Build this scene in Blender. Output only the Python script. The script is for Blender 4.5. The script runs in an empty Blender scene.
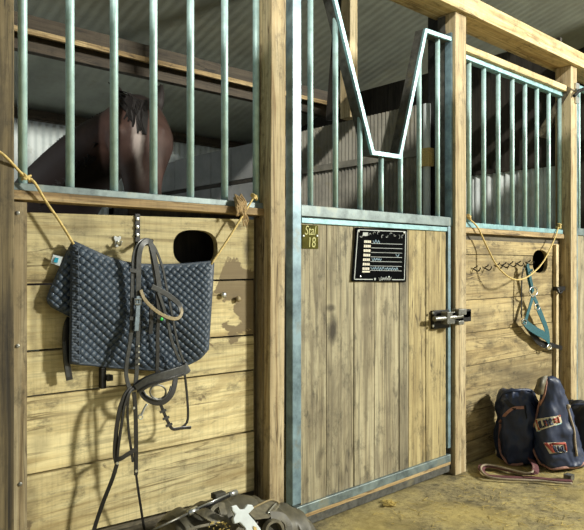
import bpy, bmesh, math, random
from mathutils import Vector, Matrix
random.seed(7)
PI = math.pi
scn = bpy.context.scene
COL = scn.collection

# ------------------------------------------------------------------ camera / measuring
F_PX, CXP, HZ = 632.0, 292.0, 264.0
TH = math.atan2(705.0, 632.0)
CAM = Vector((0.0, -1.92, 1.125))
FW = Vector((math.cos(TH), math.sin(TH), 0)); RT = Vector((math.sin(TH), -math.cos(TH), 0)); UP = Vector((0, 0, 1))
def ray(px, py):
    return FW + RT*((px-CXP)/F_PX) + UP*((HZ-py)/F_PX)
def W(px, py, Y=0.0):            # point of the plane y = Y
    r = ray(px, py); return CAM + r*((Y-CAM.y)/r.y)
def WX(px, py, X):               # point of the plane x = X
    r = ray(px, py); return CAM + r*((X-CAM.x)/r.x)
def FL(px, py, z=0.0):           # point of the plane z
    r = ray(px, py); return CAM + r*((z-CAM.z)/r.z)
def DEP(px, py, d):              # point at distance d along the view axis
    return CAM + ray(px, py)*d
def X(px, Y=0.0): return W(px, 264, Y).x
def Z(px, py, Y=0.0): return W(px, py, Y).z
def S(px, Y=0.0): return F_PX/((W(px, 264, Y)-CAM).dot(FW))   # pixels per metre

cd = bpy.data.cameras.new('camera'); co = bpy.data.objects.new('camera', cd); COL.objects.link(co)
co.location = CAM; co.rotation_euler = (PI/2, 0, TH-PI/2)
cd.sensor_width = 36; cd.lens = F_PX/584*36; cd.shift_y = -1/584; cd.clip_start = .05
scn.camera = co

# ------------------------------------------------------------------ materials
def sp(px, py, rx, rz, amt, Y): p = W(px, py, Y); return (p.x, p.z, rx, rz, amt)
DOOR_SPOTS = [sp(333, 330, .022, .050, .95, .03), sp(331, 308, .026, .014, .8, .03), sp(332, 270, .020, .10, .30, .03), sp(366, 380, .020, .16, .35, .03), sp(388, 340, .030, .14, .35, .03), sp(320, 455, .02, .02, .5, .03), sp(341, 478, .02, .03, .5, .03), sp(434, 400, .02, .22, .35, .03), sp(363, 300, .05, .03, .25, .03)]
PLANK_SPOTS = [sp(82, 226, .05, .030, .40, .07), sp(52, 300, .05, .05, .45, .07), sp(34, 320, .016, .12, .45, .07), sp(170, 215, .08, .010, .25, .07), sp(247, 250, .016, .05, .7, .07), sp(120, 455, .14, .012, .25, .07), sp(205, 465, .16, .014, .30, .07), sp(40, 445, .03, .03, .35, .07), sp(30, 505, .02, .08, .40, .07)]
WORN_SPOTS = [sp(490, 268, .05, .08, .35, .07), sp(482, 315, .10, .05, .45, .07), sp(512, 318, .10, .04, .35, .07), sp(490, 345, .05, .02, .5, .07), sp(505, 348, .05, .02, .5, .07), sp(520, 380, .22, .10, .35, .07), sp(552, 330, .06, .3, .35, .07)]
PATCH = (X(220, .07), Z(240, 338, .07), Z(240, 264, .07))
def mat(name):
    m = bpy.data.materials.new(name); m.use_nodes = True
    nt = m.node_tree; b = nt.nodes['Principled BSDF']; return m, nt, b
def N(nt, t, **kw):
    n = nt.nodes.new(t)
    for k, v in kw.items():
        if k in n.inputs: n.inputs[k].default_value = v
        else: setattr(n, k, v)
    return n
def ramp(nt, stops, fac):
    r = nt.nodes.new('ShaderNodeValToRGB'); cr = r.color_ramp
    while len(cr.elements) < len(stops): cr.elements.new(.5)
    for e, (p, c) in zip(cr.elements, stops):
        e.position = p; e.color = (c[0], c[1], c[2], 1) if not isinstance(c, (int, float)) else (c, c, c, 1)
    nt.links.new(fac, r.inputs[0]); return r.outputs[0]
def mix(nt, fac, a, b, mode='MIX'):
    m = nt.nodes.new('ShaderNodeMix'); m.data_type = 'RGBA'; m.blend_type = mode
    for sock, v in ((m.inputs[0], fac), (m.inputs[6], a), (m.inputs[7], b)):
        if hasattr(v, 'is_linked'): nt.links.new(v, sock)
        elif isinstance(v, (int, float)): sock.default_value = v
        else: sock.default_value = (v[0], v[1], v[2], 1)
    return m.outputs[2]
def bump(nt, b, h, strength=.4, dist=.005):
    n = nt.nodes.new('ShaderNodeBump'); n.inputs['Strength'].default_value = strength; n.inputs['Distance'].default_value = dist
    nt.links.new(h, n.inputs['Height']); nt.links.new(n.outputs[0], b.inputs['Normal'])

def wood(name, pale, mid, dark, axis='X', grain=.55, stain=.5, rough=.75, stainc=None, seed=0., knots=.6, patch=False, smear=.6, spots=()):
    m, nt, b = mat(name); L = nt.links.new
    tc = N(nt, 'ShaderNodeTexCoord'); geo = N(nt, 'ShaderNodeNewGeometry')
    off = N(nt, 'ShaderNodeVectorMath', operation='SCALE'); off.inputs[0].default_value = (7.3, 4.1, 9.7)
    L(geo.outputs['Random Per Island'], off.inputs['Scale'])
    add = N(nt, 'ShaderNodeVectorMath', operation='ADD'); L(tc.outputs['Object'], add.inputs[0]); L(off.outputs[0], add.inputs[1])
    ad2 = N(nt, 'ShaderNodeVectorMath', operation='ADD'); L(add.outputs[0], ad2.inputs[0]); ad2.inputs[1].default_value = (seed, seed*1.7, seed*.6)
    sc = {'X': (1.2, 26, 26), 'Y': (26, 1.2, 26), 'Z': (26, 26, 1.2)}[axis]
    sc2 = {'X': (2.6, 95, 95), 'Y': (95, 2.6, 95), 'Z': (95, 95, 2.6)}[axis]
    sc3 = {'X': (1.3, 5, 5), 'Y': (5, 1.3, 5), 'Z': (5, 5, 1.3)}[axis]
    def mp(s):
        k = N(nt, 'ShaderNodeMapping'); k.inputs['Scale'].default_value = s; L(ad2.outputs[0], k.inputs[0]); return k.outputs[0]
    n1 = N(nt, 'ShaderNodeTexNoise', Scale=1., Detail=8., Distortion=1.2, Roughness=.62); L(mp(sc), n1.inputs['Vector'])
    n2 = N(nt, 'ShaderNodeTexNoise', Scale=1., Detail=5., Distortion=.5); L(mp(sc2), n2.inputs['Vector'])
    n3 = N(nt, 'ShaderNodeTexNoise', Scale=1., Detail=9., Distortion=1.0, Roughness=.68); L(mp(sc3), n3.inputs['Vector'])
    n4 = N(nt, 'ShaderNodeTexNoise', Scale=1., Detail=9., Roughness=.75); L(mp({'X': (9, 16, 16), 'Y': (16, 9, 16), 'Z': (16, 16, 9)}[axis]), n4.inputs['Vector'])
    n6 = N(nt, 'ShaderNodeTexNoise', Scale=1., Detail=4., Distortion=.8); L(mp({'X': (.9, 17, 17), 'Y': (17, .9, 17), 'Z': (17, 17, .9)}[axis]), n6.inputs['Vector'])
    n7 = N(nt, 'ShaderNodeTexNoise', Scale=1., Detail=3.); L(mp({'X': (110, 5, 5), 'Y': (5, 110, 5), 'Z': (5, 5, 110)}[axis]), n7.inputs['Vector'])
    n8 = N(nt, 'ShaderNodeTexNoise', Scale=2.3, Detail=2.); L(ad2.outputs[0], n8.inputs['Vector'])
    base = ramp(nt, [(.30, dark), (.46, mid), (.60, pale)], n1.outputs[0])
    fine = ramp(nt, [(.32, .38), (.48, .95), (.6, 1.0)], n2.outputs[0])
    c = mix(nt, grain, base, fine, 'MULTIPLY')
    c = mix(nt, .22 if axis == 'X' else .07, c, ramp(nt, [(.36, .55), (.5, 1.0), (.64, 1.1)], n7.outputs[0]), 'MULTIPLY')
    st = ramp(nt, [(.40, 1.), (.52, 0.)], n3.outputs[0])
    c = mix(nt, ramp(nt, [(0, 0), (1, stain)], st), c, mix(nt, .8, c, stainc or dark))
    sm = ramp(nt, [(.36, 1.-smear), (.47, .95), (.6, 1.04), (.72, 1.12)], n4.outputs[0])
    c = mix(nt, .85, c, sm, 'MULTIPLY')
    # drying cracks that run with the grain, only in places
    cr_ = ramp(nt, [(.486, 0.), (.496, 1.), (.504, 1.), (.514, 0.)], n6.outputs[0])
    cm = mix(nt, 1., cr_, ramp(nt, [(.46, 0.), (.60, .85)], n8.outputs[0]), 'MULTIPLY')
    c = mix(nt, cm, c, (dark[0]*.35, dark[1]*.33, dark[2]*.3))
    # knots
    vk = N(nt, 'ShaderNodeTexVoronoi', Scale=1.); 
    ks = {'X': (2.2, 6, 6), 'Y': (6, 2.2, 6), 'Z': (6, 6, 2.2)}[axis]
    L(mp(ks), vk.inputs['Vector'])
    kk = ramp(nt, [(.03, 1.), (.16, 0.)], vk.outputs['Distance'])
    c = mix(nt, ramp(nt, [(0, 0), (1, knots)], kk), c, (dark[0]*.45, dark[1]*.4, dark[2]*.35))
    # per-board tone
    tone = ramp(nt, [(0, .74), (1, 1.12)], geo.outputs['Random Per Island'])
    c = mix(nt, 1., c, tone, 'MULTIPLY')
    if patch:      # worn brown paint on the boards next to the post, with bare islands
        sx = N(nt, 'ShaderNodeSeparateXYZ'); geo2 = N(nt, 'ShaderNodeNewGeometry'); L(geo2.outputs['Position'], sx.inputs[0])
        n5 = N(nt, 'ShaderNodeTexNoise', Scale=7., Detail=5., Distortion=.8); L(geo2.outputs['Position'], n5.inputs['Vector'])
        def mr(src, a0, a1):
            k = N(nt, 'ShaderNodeMapRange'); k.inputs[1].default_value = a0; k.inputs[2].default_value = a1; L(src, k.inputs[0]); return k.outputs[0]
        gx = mr(sx.outputs[0], PATCH[0]-.10, PATCH[0]+.10); gz0 = mr(sx.outputs[2], PATCH[1]-.04, PATCH[1]+.04); gz1 = mr(sx.outputs[2], PATCH[2]+.05, PATCH[2]-.05)
        def math_(op, p, q):
            k = N(nt, 'ShaderNodeMath', operation=op)
            for sock, v in zip(k.inputs, (p, q)):
                if hasattr(v, 'is_linked'): L(v, sock)
                else: sock.default_value = v
            return k.outputs[0]
        f_ = math_('MULTIPLY', math_('MULTIPLY', gx, gz0), gz1)
        f_ = math_('ADD', f_, math_('MULTIPLY', math_('SUBTRACT', n5.outputs[0], .5), 2.4))
        c = mix(nt, ramp(nt, [(.46, 0.), (.52, .92)], f_), c, (.165, .12, .06))
    for (qx, qz, rx_, rz_, amt) in spots:      # single knots and smudges at their own place on the boards
        gp = N(nt, 'ShaderNodeNewGeometry'); nz_ = N(nt, 'ShaderNodeTexNoise', Scale=16., Detail=5., Roughness=.6); L(gp.outputs['Position'], nz_.inputs['Vector'])
        wv = N(nt, 'ShaderNodeVectorMath', operation='MULTIPLY_ADD'); L(nz_.outputs['Color'], wv.inputs[0]); wv.inputs[1].default_value = (rx_*1.6, 0, rz_*1.6); L(gp.outputs['Position'], wv.inputs[2])
        sb = N(nt, 'ShaderNodeVectorMath', operation='SUBTRACT'); L(wv.outputs[0], sb.inputs[0]); sb.inputs[1].default_value = (qx+rx_*.8, 0, qz+rz_*.8)
        ml = N(nt, 'ShaderNodeVectorMath', operation='MULTIPLY'); L(sb.outputs[0], ml.inputs[0]); ml.inputs[1].default_value = (.62/rx_, 0, .62/rz_)
        le = N(nt, 'ShaderNodeVectorMath', operation='LENGTH'); L(ml.outputs[0], le.inputs[0])
        c = mix(nt, ramp(nt, [(.30, amt), (1., 0.)], le.outputs['Value']), c, (.035, .026, .014))
    L(c, b.inputs['Base Color']); b.inputs['Roughness'].default_value = rough
    h = mix(nt, .5, n1.outputs[0], n2.outputs[0])
    bump(nt, b, h, .55, .004)
    return m

def steel(name, c1, c2, rust=.35, metal=.25, rough=.42, scale=22.):
    m, nt, b = mat(name); L = nt.links.new
    tc = N(nt, 'ShaderNodeTexCoord')
    n1 = N(nt, 'ShaderNodeTexNoise', Scale=scale, Detail=6., Roughness=.65); L(tc.outputs['Object'], n1.inputs['Vector'])
    n2 = N(nt, 'ShaderNodeTexNoise', Scale=7., Detail=7., Roughness=.75); L(tc.outputs['Object'], n2.inputs['Vector'])
    c = ramp(nt, [(.32, c2), (.6, c1)], n1.outputs[0])
    c = mix(nt, ramp(nt, [(.55, 0.), (.68, rust)], n2.outputs[0]), c, (.22, .19, .10))
    L(c, b.inputs['Base Color']); b.inputs['Metallic'].default_value = metal; b.inputs['Roughness'].default_value = rough
    bump(nt, b, n1.outputs[0], .2, .002)
    return m

def plain(name, c, rough=.6, metal=0., var=.25, scale=40., bmp=.2):
    m, nt, b = mat(name); L = nt.links.new
    tc = N(nt, 'ShaderNodeTexCoord')
    n1 = N(nt, 'ShaderNodeTexNoise', Scale=scale, Detail=5., Roughness=.6); L(tc.outputs['Object'], n1.inputs['Vector'])
    lo = tuple(v*(1-var) for v in c); hi = tuple(min(1, v*(1+var)) for v in c)
    L(ramp(nt, [(.3, lo), (.7, hi)], n1.outputs[0]), b.inputs['Base Color'])
    b.inputs['Roughness'].default_value = rough; b.inputs['Metallic'].default_value = metal
    if bmp: bump(nt, b, n1.outputs[0], bmp, .002)
    return m

M = {}
M['plank'] = wood('pale_planks', (.72, .62, .335), (.63, .525, .265), (.42, .32, .14), 'X', stain=.62, seed=1.3, stainc=(.26, .18, .07), grain=.55, patch=True, spots=PLANK_SPOTS)
M['plank_worn'] = wood('stained_planks', (.46, .365, .18), (.37, .28, .125), (.20, .14, .058), 'X', stain=.85, seed=5.1, stainc=(.11, .078, .032), smear=.7, spots=WORN_SPOTS)
M['door'] = wood('grey_door_boards', (.43, .385, .25), (.33, .285, .175), (.13, .105, .06), 'Z', stain=.85, seed=2.2, stainc=(.15, .125, .08), grain=.8, knots=.9, spots=DOOR_SPOTS)
M['door_yellow'] = wood('yellow_door_board', (.52, .43, .215), (.42, .335, .155), (.20, .145, .06), 'Z', stain=.5, seed=4.7)
M['post'] = wood('post_timber', (.66, .55, .34), (.54, .43, .24), (.28, .19, .085), 'Z', stain=.35, seed=3.3)
M['post_old'] = wood('old_post_timber', (.22, .17, .085), (.15, .112, .05), (.045, .034, .016), 'Z', stain=.7, seed=8.3, grain=.85, stainc=(.03, .022, .012))
M['batten'] = wood('weathered_batten', (.42, .35, .21), (.32, .25, .135), (.13, .09, .04), 'Z', stain=.5, seed=6.3)
M['beam'] = wood('beam_timber', (.78, .64, .36), (.66, .51, .25), (.36, .23, .09), 'X', stain=.35, seed=9.3)
M['rail_wood'] = wood('rail_timber', (.58, .43, .22), (.42, .29, .13), (.20, .125, .05), 'X', stain=.5, seed=10.3)
M['dark_beam'] = wood('dark_beam_timber', (.10, .075, .05), (.07, .05, .03), (.03, .02, .012), 'X', stain=.4, seed=11.3)
M['brown_beam'] = wood('brown_beam_timber', (.085, .065, .04), (.06, .043, .026), (.03, .021, .012), 'X', stain=.4, seed=12.3)
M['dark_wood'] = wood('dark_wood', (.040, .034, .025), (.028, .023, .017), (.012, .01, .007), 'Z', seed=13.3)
M['kick'] = wood('grey_kickboard', (.20, .17, .11), (.12, .10, .06), (.035, .028, .018), 'X', stain=.6, seed=14.3)
M['steel'] = steel('galvanised_steel', (.27, .47, .50), (.15, .28, .31))
M['steel_bar'] = steel('galvanised_bar', (.50, .71, .70), (.35, .53, .53), rough=.5)
M['dark_steel'] = steel('dark_grey_steel', (.10, .10, .088), (.035, .035, .03), rust=.5, metal=.1, rough=.6, scale=30.)  # dark grey tone; also carries the shade painted on the gate post
M['steel_rusty'] = steel('galvanised_rail', (.215, .275, .275), (.075, .10, .105), rust=.6, scale=14.)
M['steel_blue'] = steel('blue_grey_steel', (.25, .37, .43), (.085, .135, .165), rust=.5, scale=9.)
M['black_iron'] = plain('black_iron', (.022, .022, .022), .42, .5, .5)
M['iron'] = plain('worn_iron', (.20, .20, .18), .4, .7, .5, 60)
M['bright'] = plain('bright_metal', (.62, .64, .62), .28, .85, .2)
M['roof'] = steel('roof_sheet', (.34, .37, .32), (.25, .27, .235), rust=.25, metal=.1, rough=.6, scale=3.)
M['sheet_grey'] = steel('partition_sheet', (.27, .26, .215), (.13, .125, .105), rust=.6, metal=.05, rough=.65, scale=6.)
M['board_grey'] = steel('partition_board', (.24, .25, .25), (.17, .18, .18), rust=.2, metal=.0, rough=.7, scale=5.)
M['sheet_white'] = steel('white_sheet', (.70, .76, .76), (.50, .56, .57), rust=.35, metal=0., rough=.6, scale=5.)
M['sheet_pale'] = steel('pale_sheet', (.50, .53, .51), (.36, .39, .38), rust=.4, metal=0., rough=.6, scale=5.)
M['twine'] = plain('yellow_twine', (.60, .455, .175), .8, 0, .3, 150, .5)
M['straw_tuft'] = plain('brown_twine', (.36, .25, .12), .9, 0, .4, 120, .5)
M['pad'] = plain('quilted_cotton', (.046, .066, .094), .5, 0, .3, 60, .3)
M['pad_edge'] = plain('pad_binding', (.042, .058, .082), .6, 0, .3, 200, .4)
M['leather'] = plain('grey_leather', (.040, .042, .041), .36, 0, .4, 70, .2)
M['leather_black'] = plain('black_leather', (.014, .0135, .013), .36, 0, .4, 70, .2)
M['leather_blue'] = plain('blue_grey_leather', (.16, .21, .25), .4, 0, .3, 70, .2)
M['tan'] = plain('tan_leather', (.27, .21, .105), .5, 0, .3, 120, .3)
M['white'] = plain('white_label', (.60, .66, .68), .5, 0, .08, 40, 0)
M['label_blue'] = plain('label_blue', (.02, .33, .50), .5, 0, .1, 40, 0)
M['green'] = plain('green_tag', (.03, .55, .06), .4, 0, .1, 40, 0)
M['teal'] = plain('teal_webbing', (.008, .085, .108), .7, 0, .5, 160, .5)
M['navy'] = plain('navy_canvas', (.017, .029, .072), .5, 0, .35, 9, .15)
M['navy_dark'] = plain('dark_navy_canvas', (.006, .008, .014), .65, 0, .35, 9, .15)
M['piping'] = plain('pink_piping', (.36, .19, .15), .7, 0, .25, 90, .2)
M['piping_pale'] = plain('pale_piping', (.34, .28, .20), .7, 0, .25, 90, .2)
M['strap_red'] = plain('red_web', (.13, .045, .05), .75, 0, .3, 120, .3)
M['cream'] = plain('cream_thread', (.62, .57, .42), .8, 0, .2, 120, .2)
M['red_thread'] = plain('red_thread', (.36, .07, .05), .8, 0, .2, 120, .2)
M['aqua_thread'] = plain('aqua_thread', (.38, .58, .58), .8, 0, .2, 120, .2)
M['olive'] = plain('olive_canvas', (.080, .072, .047), .5, 0, .55, 18, .3)
M['olive_pale'] = plain('olive_webbing', (.135, .12, .08), .55, 0, .45, 40, .3)
M['olive_dark'] = plain('dark_olive_lining', (.045, .042, .03), .8, 0, .3, 30, .2)
M['plate_black'] = plain('black_plate', (.005, .0055, .006), .9, 0, .3, 30, 0)
M['plate_line'] = plain('plate_line', (.42, .45, .44), .5, 0, .1, 60, 0)
M['plate_white'] = plain('plate_print', (.66, .62, .50), .5, 0, .1, 60, 0)
M['ink_blue'] = plain('chalk_blue', (.40, .58, .72), .5, 0, .2, 60, 0)
M['plate_olive'] = plain('olive_plate', (.085, .078, .014), .45, 0, .6, 14, 0)
M['plate_yellow'] = plain('yellow_lettering', (.46, .44, .13), .5, 0, .2, 60, 0)
M['horse'] = plain('bay_coat', (.060, .034, .028), .5, 0, .35, 8, .1)
M['horse_dark'] = plain('dark_coat', (.016, .011, .010), .55, 0, .35, 8, .1)
m, nt, b = mat('bay_coat_with_blaze'); at_ = N(nt, 'ShaderNodeAttribute', attribute_name='marking'); sp_ = N(nt, 'ShaderNodeSeparateColor'); nt.links.new(at_.outputs['Color'], sp_.inputs[0])
tc = N(nt, 'ShaderNodeTexCoord'); n1 = N(nt, 'ShaderNodeTexNoise', Scale=9., Detail=6., Roughness=.6); nt.links.new(tc.outputs['Object'], n1.inputs['Vector'])
c = ramp(nt, [(.3, (.040, .021, .017)), (.7, (.082, .045, .036))], n1.outputs[0])
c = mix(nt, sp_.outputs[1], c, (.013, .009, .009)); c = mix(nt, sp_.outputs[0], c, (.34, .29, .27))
nt.links.new(c, b.inputs['Base Color']); b.inputs['Roughness'].default_value = .62; b.inputs['Specular IOR Level'].default_value = .3
M['horse_coat'] = m
M['blaze'] = plain('white_hair', (.36, .31, .29), .6, 0, .15, 20, .1)
M['mane'] = plain('black_mane', (.008, .006, .006), .85, 0, .4, 60, .2)
M['eye'] = plain('dark_eye', (.008, .006, .005), .1, 0, .1, 10, 0)
M['straw'] = plain('straw', (.55, .42, .13), .8, 0, .4, 30, .2)

M['plate_black'].node_tree.nodes['Principled BSDF'].inputs['Specular IOR Level'].default_value = .0
_b = M['plate_olive'].node_tree.nodes['Principled BSDF']; _b.inputs['Specular IOR Level'].default_value = .1; _b.inputs['Roughness'].default_value = .8
# dusty floor
m, nt, b = mat('dusty_concrete'); L = nt.links.new
tc = N(nt, 'ShaderNodeTexCoord')
n1 = N(nt, 'ShaderNodeTexNoise', Scale=3.6, Detail=12., Roughness=.76, Distortion=.5); L(tc.outputs['Object'], n1.inputs['Vector'])
n2 = N(nt, 'ShaderNodeTexNoise', Scale=34., Detail=10., Roughness=.82); L(tc.outputs['Object'], n2.inputs['Vector'])
n3 = N(nt, 'ShaderNodeTexNoise', Scale=1.7, Detail=4., Roughness=.6); L(tc.outputs['Object'], n3.inputs['Vector'])
c = ramp(nt, [(.36, (.07, .06, .035)), (.47, (.27, .225, .115)), (.60, (.46, .38, .17))], n1.outputs[0])
c = mix(nt, .8, c, ramp(nt, [(.38, .30), (.49, .95), (.60, 1.3)], n2.outputs[0]), 'MULTIPLY')
c = mix(nt, ramp(nt, [(.46, 0.), (.62, .55)], n3.outputs[0]), c, (.52, .40, .12))
L(c, b.inputs['Base Color']); b.inputs['Roughness'].default_value = .85
bump(nt, b, mix(nt, .6, n1.outputs[0], n2.outputs[0]), .6, .012)
M['floor'] = m

# ------------------------------------------------------------------ mesh builder
def catmull(pts, n=6, closed=False):
    P = [Vector(p) for p in pts]
    if len(P) < 3 and not closed: 
        return [P[0].lerp(P[1], i/n) for i in range(n+1)]
    out = []; k = len(P)
    rng = range(k) if closed else range(k-1)
    for i in rng:
        p1, p2 = P[i], P[(i+1) % k]
        p0 = P[(i-1) % k] if (closed or i > 0) else p1*2-p2
        p3 = P[(i+2) % k] if (closed or i+2 < k) else p2*2-p1
        for j in range(n):
            t = j/n
            out.append(.5*((2*p1)+(p2-p0)*t+(2*p0-5*p1+4*p2-p3)*t*t+(3*p1-p0-3*p2+p3)*t**3))
    if not closed: out.append(P[-1])
    return out

class MB:
    def __init__(s): s.v = []; s.f = []
    def add(s, vs, fs):
        o = len(s.v); s.v += [Vector(p) for p in vs]; s.f += [tuple(i+o for i in f) for f in fs]; return s
    def box(s, x0, x1, y0, y1, z0, z1):
        x0, x1 = sorted((x0, x1)); y0, y1 = sorted((y0, y1)); z0, z1 = sorted((z0, z1))
        return s.add([(x0,y0,z0),(x1,y0,z0),(x1,y1,z0),(x0,y1,z0),(x0,y0,z1),(x1,y0,z1),(x1,y1,z1),(x0,y1,z1)],
                     [(0,3,2,1),(4,5,6,7),(0,1,5,4),(1,2,6,5),(2,3,7,6),(3,0,4,7)])
    def bar(s, a, b, w, h, up=(0,0,1)):     # rectangular bar between two points
        a, b = Vector(a), Vector(b); t = (b-a).normalized(); u = Vector(up); sd = t.cross(u)
        if sd.length < 1e-5: sd = t.cross(Vector((0,1,0)))
        sd.normalize(); u = sd.cross(t).normalized()
        vs = [p+sd*(w/2*i)+u*(h/2*j) for p in (a, b) for i, j in ((-1,-1),(1,-1),(1,1),(-1,1))]
        return s.add(vs, [(0,3,2,1),(4,5,6,7),(0,1,5,4),(1,2,6,5),(2,3,7,6),(3,0,4,7)])
    def prism(s, poly, d):                 # polygon of 3-D points pushed along d
        k = len(poly); d = Vector(d); a = [Vector(p) for p in poly]
        return s.add(a+[p+d for p in a], [tuple(range(k))[::-1], tuple(range(k, 2*k))]+[(i,(i+1)%k,(i+1)%k+k,i+k) for i in range(k)])
    def tube(s, pts, r, seg=10, closed=False):
        P = [Vector(p) for p in pts]; k = len(P); rings = []
        ref = None
        for i, p in enumerate(P):
            a = P[(i-1) % k] if (closed or i) else p
            c = P[(i+1) % k] if (closed or i < k-1) else p
            t = (c-a).normalized()
            if ref is None:
                ref = t.cross(Vector((0,0,1)))
                if ref.length < .1: ref = t.cross(Vector((0,1,0)))
            ref = (ref-t*ref.dot(t)).normalized(); bi = t.cross(ref)
            rr = r[i] if isinstance(r, (list, tuple)) else r
            rings.append([p+ref*math.cos(2*PI*q/seg)*rr+bi*math.sin(2*PI*q/seg)*rr for q in range(seg)])
        vs = [v for R in rings for v in R]; fs = []
        for i in range(k if closed else k-1):
            j = (i+1) % k
            for q in range(seg): fs.append((i*seg+q, i*seg+(q+1)%seg, j*seg+(q+1)%seg, j*seg+q))
        if not closed: fs += [tuple(range(seg))[::-1], tuple(range((k-1)*seg, k*seg))]
        return s.add(vs, fs)
    def ribbon(s, pts, w, th, n=(0,-1,0), closed=False):
        P = [Vector(p) for p in pts]; k = len(P); nn = Vector(n); vs = []; fs = []; last = None
        for i, p in enumerate(P):
            a = P[(i-1) % k] if (closed or i) else p
            c = P[(i+1) % k] if (closed or i < k-1) else p
            t = (c-a).normalized(); sd = t.cross(nn)
            if sd.length < .12: sd = last or t.cross(Vector((1,0,0)))
            sd = sd.normalized()
            if last and sd.dot(last) < 0: sd = -sd
            last = sd; u = sd.cross(t).normalized()
            ww = w[i] if isinstance(w, (list, tuple)) else w
            vs += [p-sd*ww/2-u*th/2, p+sd*ww/2-u*th/2, p+sd*ww/2+u*th/2, p-sd*ww/2+u*th/2]
        for i in range(k if closed else k-1):
            j = (i+1) % k
            for q in range(4): fs.append((i*4+q, i*4+(q+1)%4, j*4+(q+1)%4, j*4+q))
        if not closed: fs += [(3,2,1,0), (4*k-4,4*k-3,4*k-2,4*k-1)]
        return s.add(vs, fs)
    def lathe(s, c, axis, prof, seg=16):     # prof: (distance along axis, radius)
        c = Vector(c); ax = Vector(axis).normalized(); e = ax.orthogonal().normalized(); g = ax.cross(e); vs = []; fs = []
        for d, r in prof: vs += [c+ax*d+e*math.cos(2*PI*q/seg)*r+g*math.sin(2*PI*q/seg)*r for q in range(seg)]
        for i in range(len(prof)-1):
            for q in range(seg): fs.append((i*seg+q, i*seg+(q+1)%seg, (i+1)*seg+(q+1)%seg, (i+1)*seg+q))
        k = len(prof); fs += [tuple(range(seg))[::-1], tuple(range((k-1)*seg, k*seg))]
        return s.add(vs, fs)
    def grid(s, rows, closed_u=False):
        nr, nc = len(rows), len(rows[0]); vs = [v for r in rows for v in r]; fs = []
        for i in range(nr-1):
            for j in range(nc if closed_u else nc-1):
                k = (j+1) % nc; fs.append((i*nc+j, i*nc+k, (i+1)*nc+k, (i+1)*nc+j))
        return s.add(vs, fs)
    def build(s, name, m, parent=None, smooth=False, bevel=0., sub=0, solid=0.):
        org = parent_origin(parent)
        me = bpy.data.meshes.new(name); me.from_pydata([v-org for v in s.v], [], s.f)
        bm = bmesh.new(); bm.from_mesh(me); bmesh.ops.recalc_face_normals(bm, faces=bm.faces); bm.to_mesh(me); bm.free()
        for p in me.polygons: p.use_smooth = smooth
        me.materials.append(m if not isinstance(m, str) else M[m])
        o = bpy.data.objects.new(name, me); COL.objects.link(o)
        if parent is not None: o.parent = parent
        if solid: q = o.modifiers.new('thickness', 'SOLIDIFY'); q.thickness = solid; q.offset = 0
        if bevel: q = o.modifiers.new('bevel', 'BEVEL'); q.width = bevel; q.segments = 2; q.limit_method = 'ANGLE'
        if sub: q = o.modifiers.new('smooth', 'SUBSURF'); q.levels = sub; q.render_levels = sub
        return o
def parent_origin(p):
    v = Vector((0,0,0))
    while p is not None: v += p.location; p = p.parent
    return v
def thing(name, label, cat, loc, group=None):
    o = bpy.data.objects.new(name, None); COL.objects.link(o); o.location = Vector(loc); o.empty_display_size = .1
    o['label'] = label; o['category'] = cat
    if group: o['group'] = group
    return o
def tag(o, label, cat, group=None):
    o['label'] = label; o['category'] = cat
    if group: o['group'] = group
    return o
def struct(o): o['kind'] = 'structure'; return o
def settle(o, base):             # put the origin of a single-mesh thing at its base
    base = Vector(base); o.data.transform(Matrix.Translation(-base)); o.location = base; return o
def cut(o, cutter_mb):           # real hole through the boards
    me = bpy.data.meshes.new('c'); org = parent_origin(o.parent)
    me.from_pydata([v-org for v in cutter_mb.v], [], cutter_mb.f)
    bm = bmesh.new(); bm.from_mesh(me); bmesh.ops.recalc_face_normals(bm, faces=bm.faces); bm.to_mesh(me); bm.free()
    c = bpy.data.objects.new('c', me); COL.objects.link(c); c.parent = o.parent
    q = o.modifiers.new('hole', 'BOOLEAN'); q.object = c; q.operation = 'DIFFERENCE'; q.solver = 'EXACT'
    bpy.context.view_layer.update()
    nm = bpy.data.meshes.new_from_object(o.evaluated_get(bpy.context.evaluated_depsgraph_get()))
    o.modifiers.clear(); o.data = nm; bpy.data.objects.remove(c)
    return o
def text(parent, name, body, size, loc, m, extrude=.0006, shear=0., align='LEFT', sx=1.):
    cu = bpy.data.curves.new(name, 'FONT'); cu.body = body; cu.size = size; cu.extrude = extrude; cu.shear = shear; cu.align_x = align
    t = bpy.data.objects.new(name, cu); COL.objects.link(t); bpy.context.view_layer.update()
    me = bpy.data.meshes.new_from_object(t.evaluated_get(bpy.context.evaluated_depsgraph_get())); bpy.data.objects.remove(t)
    me.transform(Matrix.Translation(Vector(loc)-parent_origin(parent)) @ Matrix.Rotation(PI/2, 4, 'X') @ Matrix.Diagonal((sx,1,1,1)))
    me.materials.clear(); me.materials.append(M[m]); o = bpy.data.objects.new(name, me); COL.objects.link(o); o.parent = parent
    return o

YP = .07            # front of the boards of both stall fronts
YG = .03            # front of the gate boards
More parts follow.
